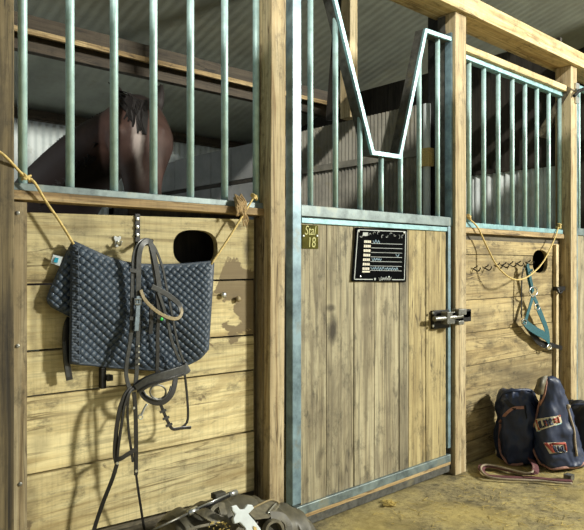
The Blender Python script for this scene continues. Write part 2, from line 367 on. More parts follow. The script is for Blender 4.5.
# ------------------------------------------------------------------ building shell
XP = X(460); XR = X(573)+.02
BACK = 3.3; XL, XE = -.55, 5.9
ZB = Z(13, 106, BACK); SL = .28
def roofz(y): return ZB+SL*(BACK-y)
struct(MB().box(-11., XE+.6, -11.5, BACK+.1, -.06, 0).build('floor', 'floor'))
def corrugated(a0, a1, pitch, amp, fn, per=6, rows=2):
    n = int((a1-a0)/pitch*per); out = []
    for r in range(rows):
        out.append([fn(a0+(a1-a0)*i/n, r/(rows-1), amp*(max(-.55, min(.55, math.sin(2*PI*i/per)))/.55)) for i in range(n+1)])
    return out
rf = MB()
for y0, y1 in ((-.95, BACK+.12), (-11.5, -3.9)):  # unseen front section and open slot, shaped to mask the sun
    rf.grid(corrugated(-11., XE+.3, .076, .0007, lambda a, t, w: Vector((a, y0+(y1-y0)*t, roofz(y0+(y1-y0)*t)+w))))
struct(rf.build('ceiling', 'roof', solid=.004))
bw = MB(); bw.grid(corrugated(XL, XE, .06, .003, lambda a, t, w: Vector((a, BACK+w, t*Z(13, 118, BACK)))))
bw = struct(bw.build('wall_back', 'sheet_white', solid=.004))
struct(MB().box(XL-.06, XL, 0., BACK, 0, 3.2).build('wall_left', 'dark_wood'))
struct(MB().box(XE, XE+.06, -1., BACK, 0, 3.6).build('wall_right', 'dark_wood'))
o = struct(MB().box(XL, XE, BACK-.06, BACK+.06, Z(13, 118, BACK), Z(13, 108, BACK)).build('trim_1', 'brown_beam'))

struct(MB().box(X(287, 0), X(455, .0), .075, .11, 0, .11).build('gap_shade_strip', 'dark_wood'))  # added dark strip standing for the shade under the gate
# roof beams
o = settle(MB().box(XL, XE, -.03, .15, Z(584, 71), Z(584, 56.5)).build('roof_beam', 'beam', bevel=.004), (0, 0, Z(584, 71)))
tag(o, 'long cream timber beam resting on top of the stall posts, above the right grille', 'beam')
YB = 2.0
zb = Z(28, 35, YB)
pr = thing('roof_purlin', 'dark timber beam with a pale strip under the roof inside the left stall', 'beam', (XL+.1, YB, zb))
MB().box(XL, XE, YB, YB+.06, zb+.03, zb+.125).build('timber', 'brown_beam', pr)
MB().box(XL, XE, YB-.025, YB, zb, zb+.032).build('batten', 'rail_wood', pr)  # lit lower lip of the beam, put in as a paler strip
MB().box(XL, XE, YB+.06, YB+.12, zb-.075, zb+.03).build('soffit_shade', 'dark_beam', pr)  # dark piece standing for the shade under the beam

# ------------------------------------------------------------------ posts
ZT = Z(584, 71)
def post(px0, px1, label, m='post', y1=.11, x0=None, lean=0.):
    a, c = (X(px0) if x0 is None else x0), X(px1)
    t = thing('wooden_post', label, 'post', ((a+c)/2, .05, 0), None)
    MB().prism([(a-lean, 0, 0), (c-lean, 0, 0), (c, 0, ZT-.001), (a, 0, ZT-.001)], (0, y1, 0)).build('timber', m, t, bevel=.004)
    return t, a, c
post(0, 14.5, 'dark weathered timber post at the left edge of the left stall front', 'post_old', x0=X(14.5)-.1)
p2, a2, c2 = post(272, 286.5, 'pale timber post between the left stall boards and the board gate', 'post', lean=.014)
MB().box(X(262.5, YP-.03), a2+.0, YP-.03, YP+.02, 0, 1.31).build('edge_batten', 'batten', p2)
p3, a3, c3 = post(455.5, 466.3, 'pale timber post on the latch side of the board gate', 'post')
MB().box(a3-.006, a3-.0005, .062, .109, .02, ZT-.01).build('side_shade', 'dark_steel', p3)  # dark strip that paints the shade on the post's left face
p4, a4, c4 = post(571, 577, 'pale timber post at the right end of the teal headcollar wall', 'post')
# bracket on the last post
for y0, y1 in ((89, 83), (103, 97)): MB().box(X(574.5), X(577.8), -.012, 0, Z(575, y0), Z(575, y1)).build('bracket_plate', 'bright', p4)
MB().tube([W(574, 96, -.02), W(579, 91, -.03), W(586, 88, -.02)], .012, 8).build('hinge_strap', 'black_iron', p4)

# ------------------------------------------------------------------ left stall front
LX0, LX1 = X(20, YP), a2
sf = thing('stall_barrier', 'pale board stall front with steel bars behind the quilted saddle pad', 'stall front', ((LX0+LX1)/2, YP, 0))
zs = [Z(255, y, YP) for y in (219, 279.6, 335, 370, 430.7, 491)]
zl = [Z(30, y, YP) for y in (211.5, 284.7, 351.5, 397, 475.5, 546)]
pl = MB(); PX1 = X(254, YP); xa_, xb_ = X(30, YP), X(255, YP)
def edge(k, x): t = (x-xa_)/(xb_-xa_); return zl[k]+(zs[k]-zl[k])*t
for i in range(5):
    y_ = YP+(0, .003, .001, .003, 0)[i]
    pl.prism([(LX0, y_, edge(i+1, LX0)+.004), (PX1, y_, edge(i+1, PX1)+.004), (PX1, y_, edge(i, PX1)-.003), (LX0, y_, edge(i, LX0)-.003)], (0, .026, 0))
pk = pl.build('planking', 'plank', sf)
hc = W(196, 248, YP); hw, hh = (X(218, YP)-X(173.5, YP))/2, .067
poly = []
for q in range(48):
    t = 2*PI*q/48; cx, sx_ = math.cos(t), math.sin(t)
    poly.append(Vector((hc.x+hw*math.copysign(abs(cx)**.72, cx), YP-.05, hc.z+hh*math.copysign(abs(sx_)**.8, sx_))))
cut(pk, MB().prism(poly, (0, .2, 0)))
MB().box(hc.x-.25, hc.x+.25, YP+.16, YP+.20, .5, 1.33).box(hc.x-.25, hc.x-.22, YP+.05, YP+.16, .5, 1.30).box(hc.x+.22, hc.x+.25, YP+.05, YP+.16, .5, 1.30).box(hc.x-.25, hc.x+.25, YP+.05, YP+.20, 1.29, 1.33).build('hole_shade_box', 'dark_wood', sf)  # added dark box that keeps the oval hole black
MB().box(LX0, LX1, YP+.03, YP+.05, 0.0, zs[-1]+.02).build('kickboard', 'kick', sf)
MB().box(X(250, YP), LX1-.002, YP+.04, YP+.07, zs[-1]+.03, 1.3).build('gap_shade_back', 'dark_wood', sf)  # added dark backing that blackens the gap beside the post
# chewed and painted patch beside the pad
MB().box(LX0-.03, X(24.5, YP), YP-.022, YP+.012, 0, Z(24, 203, YP)).build('corner_batten', 'batten', sf)
zr = Z(140, 201.5, YP-.03)   # underside of the wooden rail
zA = Z(20, 199.5, YP-.03); zB_ = Z(20, 190, YP-.03); zC = Z(20, 182.5, YP-.03)
MB().box(LX0-.03, LX1-.003, YP-.03, YP+.05, zA, zB_).build('wooden_rail', 'rail_wood', sf, bevel=.003)
MB().box(LX0-.03, LX1-.006, YP-.022, YP+.035, zB_, zC).build('steel_rail', 'steel_rusty', sf, bevel=.002)
YBAR = YP+.005
for px in (22.6, 70, 114, 153.5, 190.4, 224.6, 256):
    x = X(px, YBAR)
    MB().tube([(x, YBAR, zC-.004), (x, YBAR, ZT+.02)], .0138, 14).build('bar', 'steel_bar', sf, smooth=True)
for px, py in ((222.5, 295), (237, 299)):
    c = W(px, py, YP)
    MB().lathe(c, (0,-1,0), [(-.002,.006),(.004,.010),(.010,.012),(.014,.010),(.016,.004)], 14).build('bolt_head', 'bright' if px < 230 else 'tan', sf, smooth=True)
for px, py in ((17.5, 213), (17.5, 346), (20, 484)):
    c = W(px, py, YP-.022); MB().lathe(c, (0,-1,0), [(0,.006),(.003,.006),(.004,.003)], 10).build('screw', 'iron', sf)

# ------------------------------------------------------------------ gate
GX0, GX1 = X(290.6, YG), X(449, YG)
gt = thing('stall_gate', 'grey board stall gate in a steel frame with barred top and dipped opening', 'gate', ((GX0+GX1)/2, YG, 0))
gl = lambda px, py: Z(px, py, YG)
zGb, zGt = Z(302, 527, YG), 2.37
stl = X(299.5, YG)
MB().box(GX0, stl, YG-.012, YG+.03, Z(298, 503, YG), zGt).build('stile', 'steel_blue', gt, bevel=.003)
sr0 = X(446.3, YG)
s1, s2 = X(451.3, YG-.012), X(455.0, YG-.012)
MB().box(s1, s2, YG-.012, YG+.03, gl(298, 216), gl(449, 38)+.03).build('stile', 'steel_blue', gt, bevel=.003)
MB().box(sr0+.002, X(449.2, YG), YG-.010, YG+.03, Z(447, 448, YG), gl(298, 216)-.001).build('lower_stile', 'steel_blue', gt, bevel=.002)
MB().box(X(449.2, YG)+.001, s2, YG-.004, YG+.03, Z(447, 470, YG), gl(298, 216)-.001).build('stile_channel', 'dark_steel', gt, bevel=.002)
r1t, r1b = gl(298, 204.5), gl(298, 216)
MB().box(stl, s1, YG-.01, YG+.035, r1b, r1t).build('grille_rail', 'steel_rusty', gt, bevel=.003)
r2t, r2b = gl(300, 217.5), gl(300, 223)
MB().box(stl+.006, sr0, YG-.008, YG+.03, r2b, r2t).build('lock_rail', 'steel', gt, bevel=.002)
# boards
edges = [300.5, 326.5, 354, 374.8, 399.3, 408.7, 426, 446]
zb1, zb0 = r2b-.001, Z(302, 505, YG)
db = MB(); yb = MB()
for i in range(7):
    x0, x1 = X(edges[i], YG)+.003, X(edges[i+1], YG)-.003
    (yb if i >= 5 else db).box(x0, x1, YG+(i%2)*.002, YG+.026, zb0, zb1)
MB().box(X(301, YG), X(446, YG), YG+.028, YG+.034, zb0, zb1).build('joint_shade_back', 'dark_wood', gt)  # added dark sheet so the open board joints stay dark
db.build('boards', 'door', gt); yb.build('yellow_boards', 'door_yellow', gt)['label'] = 'yellow boards'
MB().box(GX0+.02, GX1, YG-.012, YG+.03, Z(302, 514, YG), zb0+.002).build('bottom_rail', 'steel_rusty', gt, bevel=.003)
MB().box(GX0+.02, GX1, YG-.010, YG+.03, Z(302, 517.5, YG), Z(302, 514, YG)).build('bottom_lip', 'rail_wood', gt)
MB().box(GX0+.02, GX1, YG-.004, YG+.03, zGb, Z(302, 517.5, YG)).build('bottom_channel', 'dark_steel', gt, bevel=.002)
# yoke: paler front strip and a deep side in darker steel
def yk(px, py): return W(px, py, YG)
yp = [yk(331.5, -9), yk(371.5, 153), yk(398.5, 157), yk(424.5, 31), yk(451.5, 40.2)]
yoke = MB(); yd = .050
def strip(a, b, w):
    t = (b-a).normalized(); nrm = Vector((-t.z, 0, t.x))*w/2
    return [a-nrm, b-nrm, b+nrm, a+nrm]
wy = .020
# mitred polyline outline
inner, outer = [], []
for i, p in enumerate(yp):
    t0 = (yp[i]-yp[i-1]).normalized() if i else (yp[1]-yp[0]).normalized()
    t1 = (yp[i+1]-yp[i]).normalized() if i < 4 else t0
    n0 = Vector((-t0.z, 0, t0.x)); n1_ = Vector((-t1.z, 0, t1.x)); mm = (n0+n1_).normalized(); k = wy/2/max(.4, mm.dot(n0))
    inner.append(p+mm*k); outer.append(p-mm*k)
for i in range(4):
    yoke.prism([outer[i]-Vector((0,.012,0)), outer[i+1]-Vector((0,.012,0)), inner[i+1]-Vector((0,.012,0)), inner[i]-Vector((0,.012,0))], (0, .014, 0))
yo = yoke.build('yoke', 'steel', gt)
ys = MB(); e_ = Vector((0, .002, 0))
for i in range(4): ys.prism([outer[i]+e_, outer[i+1]+e_, inner[i+1]+e_, inner[i]+e_], (0, yd, 0))
ys.build('yoke_channel', 'dark_steel', yo)
MB().box(stl, yp[0].x, YG-.01, YG+.03, yp[0].z-.01, yp[0].z+.012).build('top_rail', 'steel', gt)
def on(a, b, px):
    x = X(px, YG+.015); t = (x-a.x)/(b.x-a.x); return a.z+(b.z-a.z)*t
YGB = YG+.018
for px, top in ((310.3, yp[0].z), (335.3, on(yp[0], yp[1], 335.3)), (359.8, on(yp[0], yp[1], 359.8)), (381, yp[1].z), (400.3, on(yp[2], yp[3], 400.3)), (419, on(yp[2], yp[3], 419)), (437.5, yp[4].z+.02)):
    x = X(px, YGB)
    MB().tube([(x, YGB, r1t-.004), (x, YGB, top-.004)], .0125, 14).build('bar', 'steel_bar', gt, smooth=True)
# latch
lt = MB()
lt.box(X(430.5, YG), X(446, YG), YG-.022, YG, Z(431, 329, YG), Z(431, 310.5, YG))
lt.box(X(440, YG), X(464, -.0), YG-.075, YG-.05, Z(452, 318, 0), Z(452, 311, 0))
lt.box(X(455.8), X(464), -.045, 0, Z(460, 321), Z(460, 309))
latch = lt.build('latch_plate', 'black_iron', gt, bevel=.003)
lb = MB()
lb.tube([W(434, 319, -.02), W(446, 318, -.03), W(455, 317, -.04), W(462, 316, -.04)], .013, 10)
lb.box(X(449), X(457), -.06, -.015, Z(452, 314.5), Z(452, 308.5)).box(X(449), X(454.5), -.06, -.015, Z(452, 324), Z(452, 320))
lb.box(X(440), X(448), -.045, -.005, Z(444, 323.5), Z(444, 311.5))
lb.build('latch_bolt', 'iron', latch, bevel=.003)
for py in (313, 326): MB().lathe(W(432.8, py, YG-.022), (0,-1,0), [(0,.007),(.004,.007),(.007,.003)], 10).build('latch_screw', 'bright', latch)

# ------------------------------------------------------------------ right stall front
RX0, RX1 = c3, a4
rs = thing('stall_barrier', 'narrow board stall front with steel bars where the teal headcollar hangs', 'stall front', ((RX0+RX1)/2, YP, 0))
zs = [Z(470, y, YP) for y in (239.5, 254.5, 300, 333, 366, 412, 441, 474)]
pl = MB()
for i in range(7):
    pl.box(RX0, RX1-.015, YP+(i%3)*.002, YP+.026, max(zs[i+1]+.002, 0), zs[i]-.002)
pk = pl.build('planking', 'plank_worn', rs)
hc = W(540.5, 261.5, YP); hw, hh = (X(548, YP)-X(533, YP))/2, .075; poly = []
for q in range(40):
    t = 2*PI*q/40; cx, sx_ = math.cos(t), math.sin(t)
    poly.append(Vector((hc.x+hw*math.copysign(abs(cx)**.7, cx), YP-.05, hc.z+hh*math.copysign(abs(sx_)**.7, sx_))))
cut(pk, MB().prism(poly, (0, .2, 0)))
MB().box(hc.x-.5, XR-.015, YP+.30, YP+.33, hc.z-.5, hc.z+.15).box(hc.x-.5, XR-.015, YP+.06, YP+.33, hc.z+.13, hc.z+.15).box(XR-.03, XR-.012, YP+.06, YP+.30, hc.z-.5, hc.z+.13).build('hole_shade_box', 'dark_wood', rs)  # added dark panels so no lit stall shows through this hole
MB().box(RX0, RX1, YP+.005, YP+.05, zs[0]-.002, Z(470, 233.5, YP)).build('dark_rail', 'kick', rs)
MB().box(RX0, RX1-.012, YP-.03, YP+.05, Z(470, 233.5, YP), Z(470, 228, YP)).build('wooden_rail', 'rail_wood', rs, bevel=.003)
zC = Z(470, 222.5, YP-.02)
MB().box(RX0, RX1-.02, YP-.025, YP+.035, Z(470, 228, YP), zC).build('steel_rail', 'steel', rs, bevel=.002)
zTop0, zTop1 = Z(470, 60.5, YP-.02), Z(470, 55, YP-.02)
MB().box(RX0, RX1-.006, YP-.02, YP+.025, zTop0, zTop1).build('steel_top_rail', 'steel', rs, bevel=.002)
MB().box(RX0, RX1, YP-.045, YP+.03, Z(470, 52.5, YP-.045), Z(470, 45.5, YP-.045)).build('wooden_top_rail', 'beam', rs, bevel=.003)
for px in (468.8, 483.6, 498.1, 512.1, 524.8, 536.7, 548.5, 559.6):
    x = X(px, YBAR)
    MB().tube([(x, YBAR, zC-.004), (x, YBAR, zTop0+.004)], .0135, 14).build('bar', 'steel_bar', rs, smooth=True)
MB().box(X(556, YP-.02), X(558.3, YP-.02), YP-.022, YP, 0.02, Z(558, 245, YP)).build('edge_batten', 'post', rs)

# next gate, cut by the frame
ng = thing('stall_gate', 'steel framed gate cut off by the right edge of the photo', 'gate', (c4+.3, YG, 0))
nx = c4+.012
MB().box(nx, nx+.045, YG-.01, YG+.03, .06, 2.37).build('stile', 'steel_blue', ng, bevel=.003)
MB().box(nx+.045, nx+.9, YG-.01, YG+.03, r1b, r1t).build('grille_rail', 'steel_rusty', ng)
MB().box(nx+.045, nx+.9, YG, YG+.026, .08, r1b).build('boards', 'door', ng)
for k in range(4): MB().tube([(nx+.12+.15*k, YGB, r1t), (nx+.12+.15*k, YGB, 2.37)], .0125, 10).build('bar', 'steel_bar', ng, smooth=True)
MB().box(nx+.045, nx+.9, YG-.01, YG+.03, 2.345, 2.37).build('top_rail', 'steel', ng)

# ------------------------------------------------------------------ partitions inside
zp = 2.03
pt = thing('stall_partition', 'grey ribbed partition with a mid rail behind the gate bars', 'partition', (XP, 1.6, 0))
g = MB(); g.grid(corrugated(.24, 1.5, .030, .006, lambda a, t, w: Vector((XP+w, a, zp*t)), 4)); g.build('ribbed_sheet', 'sheet_grey', pt, solid=.004)
g = MB(); y = 1.5
while y < BACK-.05:
    g.box(XP-.006-.004*random.random(), XP+.02, y+.004, min(y+.27, BACK-.02), 0, 1.735).box(XP-.006-.004*random.random(), XP+.02, y+.004, min(y+.27, BACK-.02), 1.77, zp-.01*random.random()); y += .274
g.build('boarding', 'board_grey', pt)
MB().box(XP-.022, XP-.006, .24, 1.5, 1.735, 1.775).build('mid_rail', 'sheet_grey', pt)
MB().box(XP-.004, XP+.02, 1.5, BACK, 1.74, 1.765).build('back_rail', 'dark_wood', pt)
c = WX(427, 104, XP-.03)
MB().tube([(XP-.03, c.y, 0), (XP-.03, c.y, c.z)], .021, 12).build('end_pipe', 'sheet_white', pt, smooth=True)
MB().box(XP-.06, XP-.005, c.y-.034, c.y+.03, WX(427, 166, XP-.05).z, WX(427, 148, XP-.05).z).build('clamp', 'twine', pt)['label'] = 'yellow clamp'
MB().box(X(440, .12), XP+.06, .115, .2, 0, 2.5).build('end_stud', 'black_iron', pt)
q = WX(351.5, 110, XP)
o = settle(MB().box(XP-.035, XP+.035, q.y-.02, q.y+.065, zp+.012, roofz(q.y)-.03).build('roof_strut', 'post', bevel=.003), (XP, q.y, zp))
tag(o, 'upright timber strut from the grey partition up to the roof, behind the gate', 'post')
o2 = MB().bar((XP-.02, q.y+.16, zp+.02), (XP-.02, q.y+.06, roofz(q.y)-.12), .05, .05); o2 = settle(o2.build('dark_brace', 'dark_wood'), (XP-.02, q.y+.16, zp))
tag(o2, 'dark leaning brace beside the upright strut on the grey partition', 'post')

pt2 = thing('stall_partition', 'pale ribbed sheet partition seen between the right grille bars', 'partition', (XR, 1.6, 0))
z2 = WX(500, 172, XR).z
g = MB(); g.grid(corrugated(.13, BACK-.02, .05, .008, lambda a, t, w: Vector((XR+.03+w, a, z2*t)), 6)); g.build('ribbed_sheet', 'sheet_white', pt2, solid=.004)
MB().box(XR+.0, XR+.06, .13, BACK-.02, z2, z2+.03).build('cap_rail', 'dark_wood', pt2)
ub = MB()
for k in range(8): ub.box(XR+.07, XR+.095, .13+.39*k, .13+.39*k+.387, z2-.1, 2.72)
ub.build('shade_backdrop', 'dark_wood', pt2)  # added dark sheet that blackens the view above the pale partition
a, c = WX(571, 88, XR-.02), WX(541, 137, XR-.02)
o = settle(MB().bar(a, c, .05, .075, up=(1,0,0)).build('corner_brace', 'kick', bevel=.003), c)
tag(o, 'brown diagonal brace behind the right grille, beside the end post', 'brace')

# ------------------------------------------------------------------ twine
def twine(name, pts, label, cat='twine', r=.0042, knots=(), m='twine'):
    t = thing(name, label, cat, pts[-1])
    P = catmull(pts, 8)
    mb = MB(); mb.tube(P, r, 8)
    mb.build('cord', m, t, smooth=True)
    for k, (c, ln) in enumerate(knots):
        kb = MB(); c = Vector(c)
        for q in range(5):
            rr = random.Random(k*7+q); d = Vector((rr.uniform(-1,1), rr.uniform(-.6,.2), rr.uniform(-1,1))).normalized()*ln
            kb.tube(catmull([c-d*.8, c+Vector((rr.uniform(-.3,.3)*ln, -.012, rr.uniform(-.3,.3)*ln)), c+d*.8], 5), r*.95, 7)
        kb.build('knot', m, t, smooth=True)
    return t
YT = YP-.045
twine('baling_twine', [W(-8, 147, -.012), W(6, 157, -.02), W(25, 177, YP-.05), W(34, 182, YP-.055), W(45, 200, YT), W(60, 222, YT), W(73.5, 244, YT)],
      'yellow twine from the left post down to the saddle pad corner', knots=[(W(26, 177.5, YP-.045), .022)])
twine('baling_twine', [W(254.5, 196, YP-.028), W(246, 210, YT), W(230, 236, YT), W(211, 264.5, YT)],
      'yellow twine from the last left bar down past the oval hole', knots=[(W(254, 197, YP-.024), .022)])
YT2 = YP-.05
twine('baling_twine', [W(467.5, 217, YP-.04), W(478, 228, YT2), W(487, 247, YT2), W(498, 267, YT2-.04), W(513, 279, YT2-.07), W(528, 276.5, YT2-.07), W(543, 262, YT2-.03), W(554, 240, YT2), W(558.5, 226.5, YP-.03)],
      'yellow twine looped slack across the stall front of the headcollar', knots=[(W(468.5, 217, YP-.04), .026), (W(558.5, 226, YP-.03), .026)], r=.0046)
tf = thing('hay_twine', 'frayed brown twine knotted over the left rail beside the last bar', 'twine', W(241, 215, YP-.03))
mb = MB()
for k in range(26):
    rr = random.Random(k); a = W(rr.uniform(233, 241), rr.uniform(194, 199), YP-.03); c = W(rr.uniform(236, 247), rr.uniform(207, 216), YP-.055)
    md = (a+c)/2+Vector((rr.uniform(-.01,.01), -.012, rr.uniform(-.01,.01)))
    mb.tube(catmull([a, md, c], 4), .0035, 6)
for k in range(6):
    rr = random.Random(90+k); mb.tube(catmull([W(243, 210, YP-.05), W(rr.uniform(242, 249), 219, YP-.04), W(rr.uniform(243, 249), rr.uniform(222, 228), YP-.035)], 4), .0022, 5)
mb.build('strands', 'straw_tuft', tf, smooth=True)

# ------------------------------------------------------------------ small fittings on the left front
hk = thing('bridle_bracket', 'black drilled metal strip holding up the bridle, above the saddle pad', 'bracket', W(137, 240, YP))
MB().box(X(134.8, YP), X(139.2, YP), YP-.006, YP, Z(137, 262, YP), Z(137, 214, YP)).build('strip', 'black_iron', hk)
for py in (219, 227, 235): MB().lathe(W(137, py, YP-.006), (0,-1,0), [(0,.006),(.004,.006),(.005,.002)], 10).build('bolt_head', 'bright', hk)
MB().tube(catmull([W(137, 243, YP-.006), W(143, 244, YP-.04), W(150, 243.5, YP-.065), W(152, 240, YP-.075)], 5), .006, 8).build('hook', 'black_iron', hk, smooth=True)
def coat_hook(px, py, label, m='bright', sc=1., group=None, kind=0):
    h = thing('coat_hook', label, 'hook', W(px, py, YP), group)
    c = W(px, py, YP); e = .012*sc
    if kind == 0:
        MB().prism([c+Vector((dx*e, 0, dz*e)) for dx, dz in ((-.7,-1.2),(.7,-1.2),(1,.4),(.7,1.3),(-.7,1.3),(-1,.4))], (0,-.004,0)).build('backplate', m, h)
    else:
        MB().lathe(c, (0,-1,0), [(0,.006*sc),(.003,.006*sc)], 10).build('backplate', m, h)
    MB().tube(catmull([c+Vector((0,-.004,-.2*e)), c+Vector((.1*e,-.028*sc,-1.2*e)), c+Vector((.2*e,-.045*sc,-.5*e)), c+Vector((.3*e,-.05*sc,.9*e))], 5), .0042*sc, 8).build('prong', m, h, smooth=True)
    MB().tube(catmull([c+Vector((0,-.004,.6*e)), c+Vector((-.1*e,-.02*sc,1.0*e)), c+Vector((-.2*e,-.03*sc,1.9*e))], 5), .0042*sc, 8).build('upper_prong', m, h, smooth=True)
    return h
ch = thing('coat_hook', 'small silver hook screwed to the top board above the saddle pad', 'hook', W(116.5, 243, YP))
c = W(116.5, 240.5, YP)
MB().prism([c+Vector((x_*.0105, 0, z_*.0105)) for x_, z_ in ((-.75,-1.9),(-.45,-2.2),(.35,-2.2),(.65,-1.9),(.8,-.3),(1.35,.6),(1.35,1.3),(.8,1.5),(.1,1.1),(-.6,1.5),(-1.2,1.3),(-1.2,.6),(-.8,-.3))], (0,-.006,0)).build('backplate', 'bright', ch, bevel=.0015)
MB().tube(catmull([c+Vector((0,-.006,-.004)), c+Vector((0,-.02,-.016)), c+Vector((0,-.03,-.012)), c+Vector((0,-.034,-.002))], 5), .004, 8).build('prong', 'bright', ch, smooth=True)
HKL = ['first iron hook from the gate post, right stall front', 'second iron hook from the gate post, right stall front', 'third iron hook from the gate post, right stall front',
       'fourth iron hook from the gate post, right beside the third', 'fifth iron hook from the gate post, right stall front', 'sixth iron hook from the gate post, left of the headcollar', 'iron hook from which the teal headcollar hangs']
for (px, py), lb_ in zip(((473.5, 269), (484.7, 268), (496, 266), (502.5, 265.5), (509.4, 264.5), (517, 264), (527, 263)), HKL):
    coat_hook(px, py, lb_, 'black_iron', .85, 'iron hooks in a row on the right stall front', 1)

# ------------------------------------------------------------------ saddle pad
def lerp(a, b, t): return a+(b-a)*t
def crv(pts, t):
    for (t0, v0), (t1, v1) in zip(pts, pts[1:]):
        if t <= t1: u = (t-t0)/(t1-t0); return v0+(v1-v0)*u
    return pts[-1][1]
sp = thing('saddle_pad', 'dark blue grey quilted saddle pad hung on twine with the bridle before it', 'saddle pad', W(140, 366, YP))
def quilt(x0, x1, y0, y1):
    u = (x0+y0)/.0150; v = (x0-y0)/.0150
    return 0
NU, NV = 230, 190
TOPC = catmull([(72.5,242,0),(90,250,0),(108,258,0),(128,263.5,0),(150,265.5,0),(180,265,0),(213,262,0)], 10)
BOTC = catmull([(71,362.5,0),(90,364,0),(112,366.5,0),(135,368,0),(158,369.5,0),(175,369,0),(187,364,0),(199,358,0),(207.5,349,0)], 10)
def along(c, t):
    f = t*(len(c)-1); i = min(int(f), len(c)-2); return c[i].lerp(c[i+1], f-i)
rows = []
def diamond(xx, zz, D=.030):
    u, v = (xx+zz*1.15)/D, (xx-zz*1.15)/D
    fu, fv = abs(math.sin(PI*u/1)), abs(math.sin(PI*v/1))
    return (fu*fv)**.45
for j in range(NV+1):
    t = j/NV; r = []
    for i in range(NU+1):
        s_ = i/NU; p = along(TOPC, s_).lerp(along(BOTC, s_), t)
        bl = .012*math.sin(s_*7+t*2)+.010*math.sin(s_*13-t*5)*t
        yy = YP-.030-.016*math.sin(PI*min(1, t*1.2))-bl
        q = W(p.x, p.y, yy)
        edge = min(1, min(s_, 1-s_)*18, t*18, (1-t)*18)
        q.y -= .012*diamond(q.x, q.z)*edge
        r.append(q)
    rows.append(r)
MB().grid(rows).build('quilted_body', 'pad', sp, smooth=True, solid=.010)
outl = [rows[0][i] for i in range(0, NU+1, 5)]+[rows[j][NU] for j in range(5, NV+1, 5)]+[rows[NV][i] for i in range(NU-5, -1, -5)]+[rows[j][0] for j in range(NV-5, 0, -5)]
MB().tube(outl, .0062, 8, closed=True).build('edge_binding', 'pad_edge', sp, smooth=True)
# ribbed binding band down the front edge
mb = MB(); R2 = []
for j in range(0, 241):
    t = j/240; r = []
    for i in range(9):
        s_ = i/8*.058; p = along(TOPC, s_).lerp(along(BOTC, s_), t); q = rows[min(NV, int(t*NV))][int(s_*NU)]
        w_ = W(p.x, p.y, q.y-.008-.0022*abs(math.sin(t*42*PI))); r.append(w_)
    R2.append(r)
MB().grid(R2).build('ribbed_band', 'pad_edge', sp, smooth=True, solid=.003)
# far side of the pad, showing at the left
FL_L = catmull([(72.5,243,0),(66,256,0),(57,276,0),(49,295,0),(48.5,301,0),(52,306,0)], 8)
FL_R = catmull([(74.5,243,0),(75,260,0),(75,280,0),(75,300,0),(75,310,0),(75,318,0)], 8)
rr_ = []
for j in range(91):
    t = j/90; a = along(FL_L, t); c = along(FL_R, t); r = []
    for i in range(41):
        s_ = i/40; p = a.lerp(c, s_); q = W(p.x, p.y, YP-.022-.004*math.sin(s_*3)); edge = min(1, min(s_, 1-s_)*12, t*12, (1-t)*12)
        q.y -= .012*diamond(q.x, q.z)*edge; r.append(q)
    rr_.append(r)
MB().grid(rr_).build('rear_flap', 'pad', sp, smooth=True, solid=.008)
MB().tube([rr_[j][0] for j in range(0, 91, 3)]+[rr_[90][i] for i in range(2, 41, 4)], .005, 8).build('flap_binding', 'pad_edge', sp, smooth=True)
lab = MB().prism([W(53, 254.5, YP-.018), W(62.5, 257, YP-.026), W(59.5, 266, YP-.028), W(50.5, 263, YP-.018)], (0,-.002,0)).build('care_label', 'white', sp)
lab['label'] = 'white and blue care label'
MB().prism([W(55, 257.3, YP-.0225), W(58.4, 258.2, YP-.0265), W(57, 263, YP-.0275), W(53.4, 262, YP-.0235)], (0,-.003,0)).build('label_mark', 'label_blue', lab)
gs = MB().ribbon(catmull([W(70, 318, YP-.03), W(67, 325, YP-.032), W(65.5, 340, YP-.03), W(66.5, 360, YP-.032), W(69.5, 380, YP-.034)], 6), .020, .006).build('girth_loop', 'leather_black', sp)
MB().ribbon(catmull([W(64, 342, YP-.035), W(65.5, 360, YP-.038), W(68, 377, YP-.04)], 6), .011, .006).build('loop_keeper', 'leather', gs)
fz = MB().tube(catmull([W(82, 276, YP-.056), W(83.5, 284, YP-.056), W(84.5, 292, YP-.056), W(86, 299, YP-.056)], 5), .0022, 6)
fz.build('loose_thread', 'tan', sp)
# metal fitting just below the pad
fh = MB().box(X(103, YP), X(109.5, YP), YP-.03, YP, Z(106, 380, YP), Z(106, 374, YP)).box(X(98.5, YP), X(104, YP), YP-.02, YP, Z(101, 388, YP), Z(101, 367, YP))
fh = settle(fh.build('iron_bracket', 'black_iron', bevel=.003), W(104, 388, YP)); tag(fh, 'small black iron bracket on the boards just below the saddle pad', 'bracket')

# ------------------------------------------------------------------ bridle
bd = thing('bridle', 'dark leather bridle with tan browband and reins hanging over the saddle pad', 'bridle', W(137, 388, YP-.09))
Y0 = YP-.085
def strap(name, pts, wpx, m='leather', parent=None, dy=0., th=.0045, closed=False, n=(0,-1,0)):
    P = [W(p[0], p[1], Y0+dy-(p[2] if len(p) > 2 else 0)) for p in pts]
    k = S(P and pts[0][0] or 140, Y0)
    return MB().ribbon(catmull(P, 6, closed), wpx/k, th, n, closed).build(name, m, parent or bd, bevel=.0012)
strap('headpiece', [(132,300,0),(133,272,0),(134.5,254,.0),(139,244,.0),(144,240.5,-.005),(149,241.5,-.005),(151.5,252,0),(155,275,0),(158,296,0)], 4.6)
strap('crown_strap', [(138.2,305,.004),(138.4,280,.006),(138.8,258,.006),(141,247,.006),(145,242,.004),(150,242,.002),(154,256,.004),(158,278,.004),(160,296,.004)], 5.4)
strap('cheek_strap', [(132,298,0),(131.5,325,0),(129.5,345,0),(126.8,362,0),(126.3,376,.0),(130,391,.004)], 4.2)
